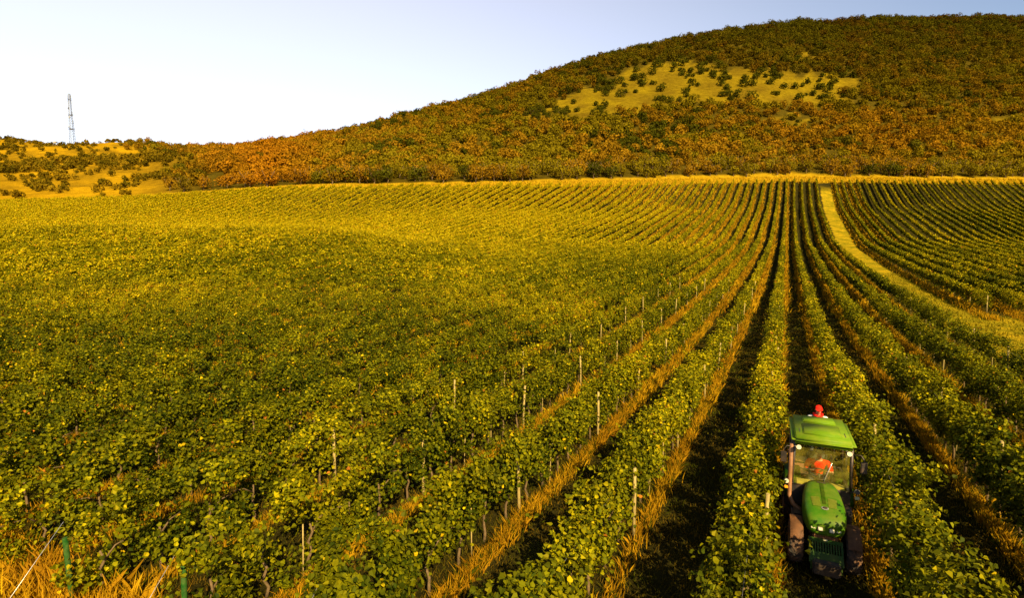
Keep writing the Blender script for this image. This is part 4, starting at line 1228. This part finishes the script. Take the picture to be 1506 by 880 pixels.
def make_person(root, hip, chest, neck, face_dir, arms, legs, shirt, extra=None, cap=None, hair=True):
    hip, chest, neck = Vector(hip), Vector(chest), Vector(neck)
    side = Vector((1, 0, 0))
    hd = neck + (neck - chest).normalized() * .10 + face_dir * .02
    top = hd + Vector((0, 0, .12))
    body = [[(tuple(hip), (.14, .10)), (tuple(hip.lerp(chest, .5)), (.13, .095)), (tuple(chest), (.15, .10)), (tuple(neck), .052), (tuple(hd - Vector((0, 0, .03))), (.06, .068)), (tuple(hd + Vector((0, 0, .045))), (.075, .09)), (tuple(top), (.055, .065))]]
    cloth = [[(tuple(hip - Vector((0, 0, .03))), (.155, .115)), (tuple(hip.lerp(chest, .5)), (.15, .11)), (tuple(chest), (.175, .118)), (tuple(neck - Vector((0, 0, .045))), .075)]]
    for sx, (sh, el, wr, hd_dir) in zip((-1, 1), arms):
        sh, el, wr = Vector(sh), Vector(el), Vector(wr)
        body.append([(tuple(chest), (.15, .10)), (tuple(sh), .055), (tuple(sh.lerp(el, .5)), .047), (tuple(el), .038), (tuple(el.lerp(wr, .35)), .038), (tuple(wr), .024)])
        body += hand_chains(wr, hd_dir, side * -sx, .7)
        cloth.append([(tuple(chest), (.175, .118)), (tuple(sh), .068), (tuple(sh.lerp(el, .5)), .060), (tuple(sh.lerp(el, .85)), .056)])
    tro = []
    for sx, (hj, kn, an, toe) in zip((-1, 1), legs):
        hj, kn, an, toe = map(Vector, (hj, kn, an, toe))
        body.append([(tuple(hip), (.14, .10)), (tuple(hj), .08), (tuple(hj.lerp(kn, .5)), .070), (tuple(kn), .052), (tuple(kn.lerp(an, .35)), .052), (tuple(an), .034), (tuple(an.lerp(toe, .5)), (.036, .03)), (tuple(toe), (.034, .022))])
        tro.append([(tuple(hip), (.158, .118)), (tuple(hj), .096), (tuple(hj.lerp(kn, .5)), .085), (tuple(kn), .068), (tuple(kn.lerp(an, .4)), .064), (tuple(an.lerp(kn, .08)), .052)])
        bt = skin_body('boot', [[(tuple(an + (kn - an).normalized() * .06), .046), (tuple(an), .046), (tuple(an.lerp(toe, .5)), (.05, .042)), (tuple(toe), (.046, .032))]], M_boot, root)
    skin_body('body', body, M_skin, root)
    skin_body('shirt', cloth, shirt, root)
    skin_body('trousers', tro, M_trouser, root)
    # face: nose, mouth, ears, eyes on the head
    f = face_dir.normalized(); rt = f.cross(Vector((0, 0, 1))).normalized()
    c0 = hd + Vector((0, 0, .02))
    bm = bmesh.new()
    tube_bm(bm, [c0 + f * .075 + Vector((0, 0, .035)), c0 + f * .10, c0 + f * .078 - Vector((0, 0, .012))], [.008, .014, .008], 6)
    for s_ in (-1, 1):
        tube_bm(bm, [c0 + rt * s_ * .07 + Vector((0, 0, .03)), c0 + rt * s_ * .085 + Vector((0, 0, .01)), c0 + rt * s_ * .07 - Vector((0, 0, .025))], [.006, .012, .006], 6)
    finish('nose_and_ears', bm, M_skin, root)
    bm = bmesh.new()
    for s_ in (-1, 1): bmesh.ops.create_uvsphere(bm, u_segments=8, v_segments=6, radius=.010, matrix=Matrix.Translation(c0 + f * .078 + rt * s_ * .030 + Vector((0, 0, .03))))
    tube_bm(bm, [c0 + f * .078 - rt * .022 - Vector((0, 0, .042)), c0 + f * .086 - Vector((0, 0, .044)), c0 + f * .078 + rt * .022 - Vector((0, 0, .042))], .005, 5)
    finish('eyes_and_mouth', bm, M_eye, root)
    if hair:
        bm = bmesh.new(); bmesh.ops.create_uvsphere(bm, u_segments=18, v_segments=12, radius=1)
        for v in list(bm.verts):
            if v.co.z < -.15 and v.co.dot(f) > -.2: bm.verts.remove(v)
        for v in bm.verts:
            k_ = 1 + .04 * math.sin(v.co.x * 23) * math.cos(v.co.y * 19); v.co = c0 + Vector((v.co.x * .086 * k_, v.co.y * .098 * k_, v.co.z * .105 * k_)) + Vector((0, 0, .045)) - f * .018
        finish('hair', bm, M_hair, root, smooth=True)
    if cap:
        bm = bmesh.new(); bmesh.ops.create_uvsphere(bm, u_segments=20, v_segments=12, radius=1)
        for v in list(bm.verts):
            if v.co.z < -.02: bm.verts.remove(v)
        for v in bm.verts: v.co = c0 + Vector((v.co.x * .090, v.co.y * .102, v.co.z * .085)) + Vector((0, 0, .062))
        g = []
        for k in range(9):
            a_ = R(-60 + 15 * k); dv = f * math.cos(a_) + rt * math.sin(a_)
            g.append((bm.verts.new(c0 + dv * .095 + Vector((0, 0, .068))), bm.verts.new(c0 + dv * .10 + f * .07 * math.cos(a_) + Vector((0, 0, .052)))))
        for q0, q1 in zip(g, g[1:]): bm.faces.new((q0[0], q0[1], q1[1], q1[0]))
        finish('cap', bm, cap, root, smooth=True)
F_ = Vector((0, -1, 0))
drv = empty('person', (TX, TY, TZ), R(1.5))
tag(drv, 'person in a red shirt sitting at the wheel behind the tractor windscreen', 'person')
make_person(drv, (0, .98, 1.24), (0, .84, 1.58), (0, .78, 1.76), F_,
            [((-.20, .80, 1.67), (-.30, .72, 1.42), (-.20, .56, 1.53), (.3, -.8, .0)), ((.20, .80, 1.67), (.30, .72, 1.42), (.20, .56, 1.53), (-.3, -.8, .0))],
            [((-.10, .95, 1.21), (-.17, .56, 1.24), (-.16, .44, .95), (-.16, .30, .90)), ((.10, .95, 1.21), (.17, .56, 1.24), (.16, .44, .95), (.16, .30, .90))], M_red)
hlp = empty('person', (TX + .10, TY + .45, TZ), R(1.5))
tag(hlp, 'person in white shirt and red cap standing behind the cab of the tractor', 'person')
PB = .80
make_person(hlp, (0, 2.52, PB + .92), (0, 2.44, PB + 1.30), (0, 2.38, PB + 1.50), Vector((.15, -.95, -.2)),
            [((-.20, 2.42, PB + 1.40), (-.30, 2.28, PB + 1.16), (-.26, 2.06, PB + 1.06), (.1, -.6, -.5)), ((.20, 2.42, PB + 1.40), (.30, 2.28, PB + 1.16), (.26, 2.06, PB + 1.06), (-.1, -.6, -.5))],
            [((-.10, 2.52, PB + .88), (-.12, 2.46, PB + .48), (-.12, 2.56, PB + .09), (-.13, 2.40, PB + .035)), ((.10, 2.52, PB + .88), (.12, 2.46, PB + .48), (.12, 2.56, PB + .09), (.13, 2.40, PB + .035))], M_whitec, cap=M_red, hair=False)
bm = bmesh.new(); tube_bm(bm, [(-.09, 2.33, PB + 1.47), (0, 2.28, PB + 1.44), (.10, 2.33, PB + 1.47), (.11, 2.42, PB + 1.49), (0, 2.47, PB + 1.50), (-.10, 2.42, PB + 1.49), (-.09, 2.33, PB + 1.47)], .032, 8); tube_bm(bm, [(.05, 2.29, PB + 1.44), (.12, 2.25, PB + 1.36), (.14, 2.26, PB + 1.24)], [.03, .045, .03], 8)
finish('scarf', bm, M_red, hlp)
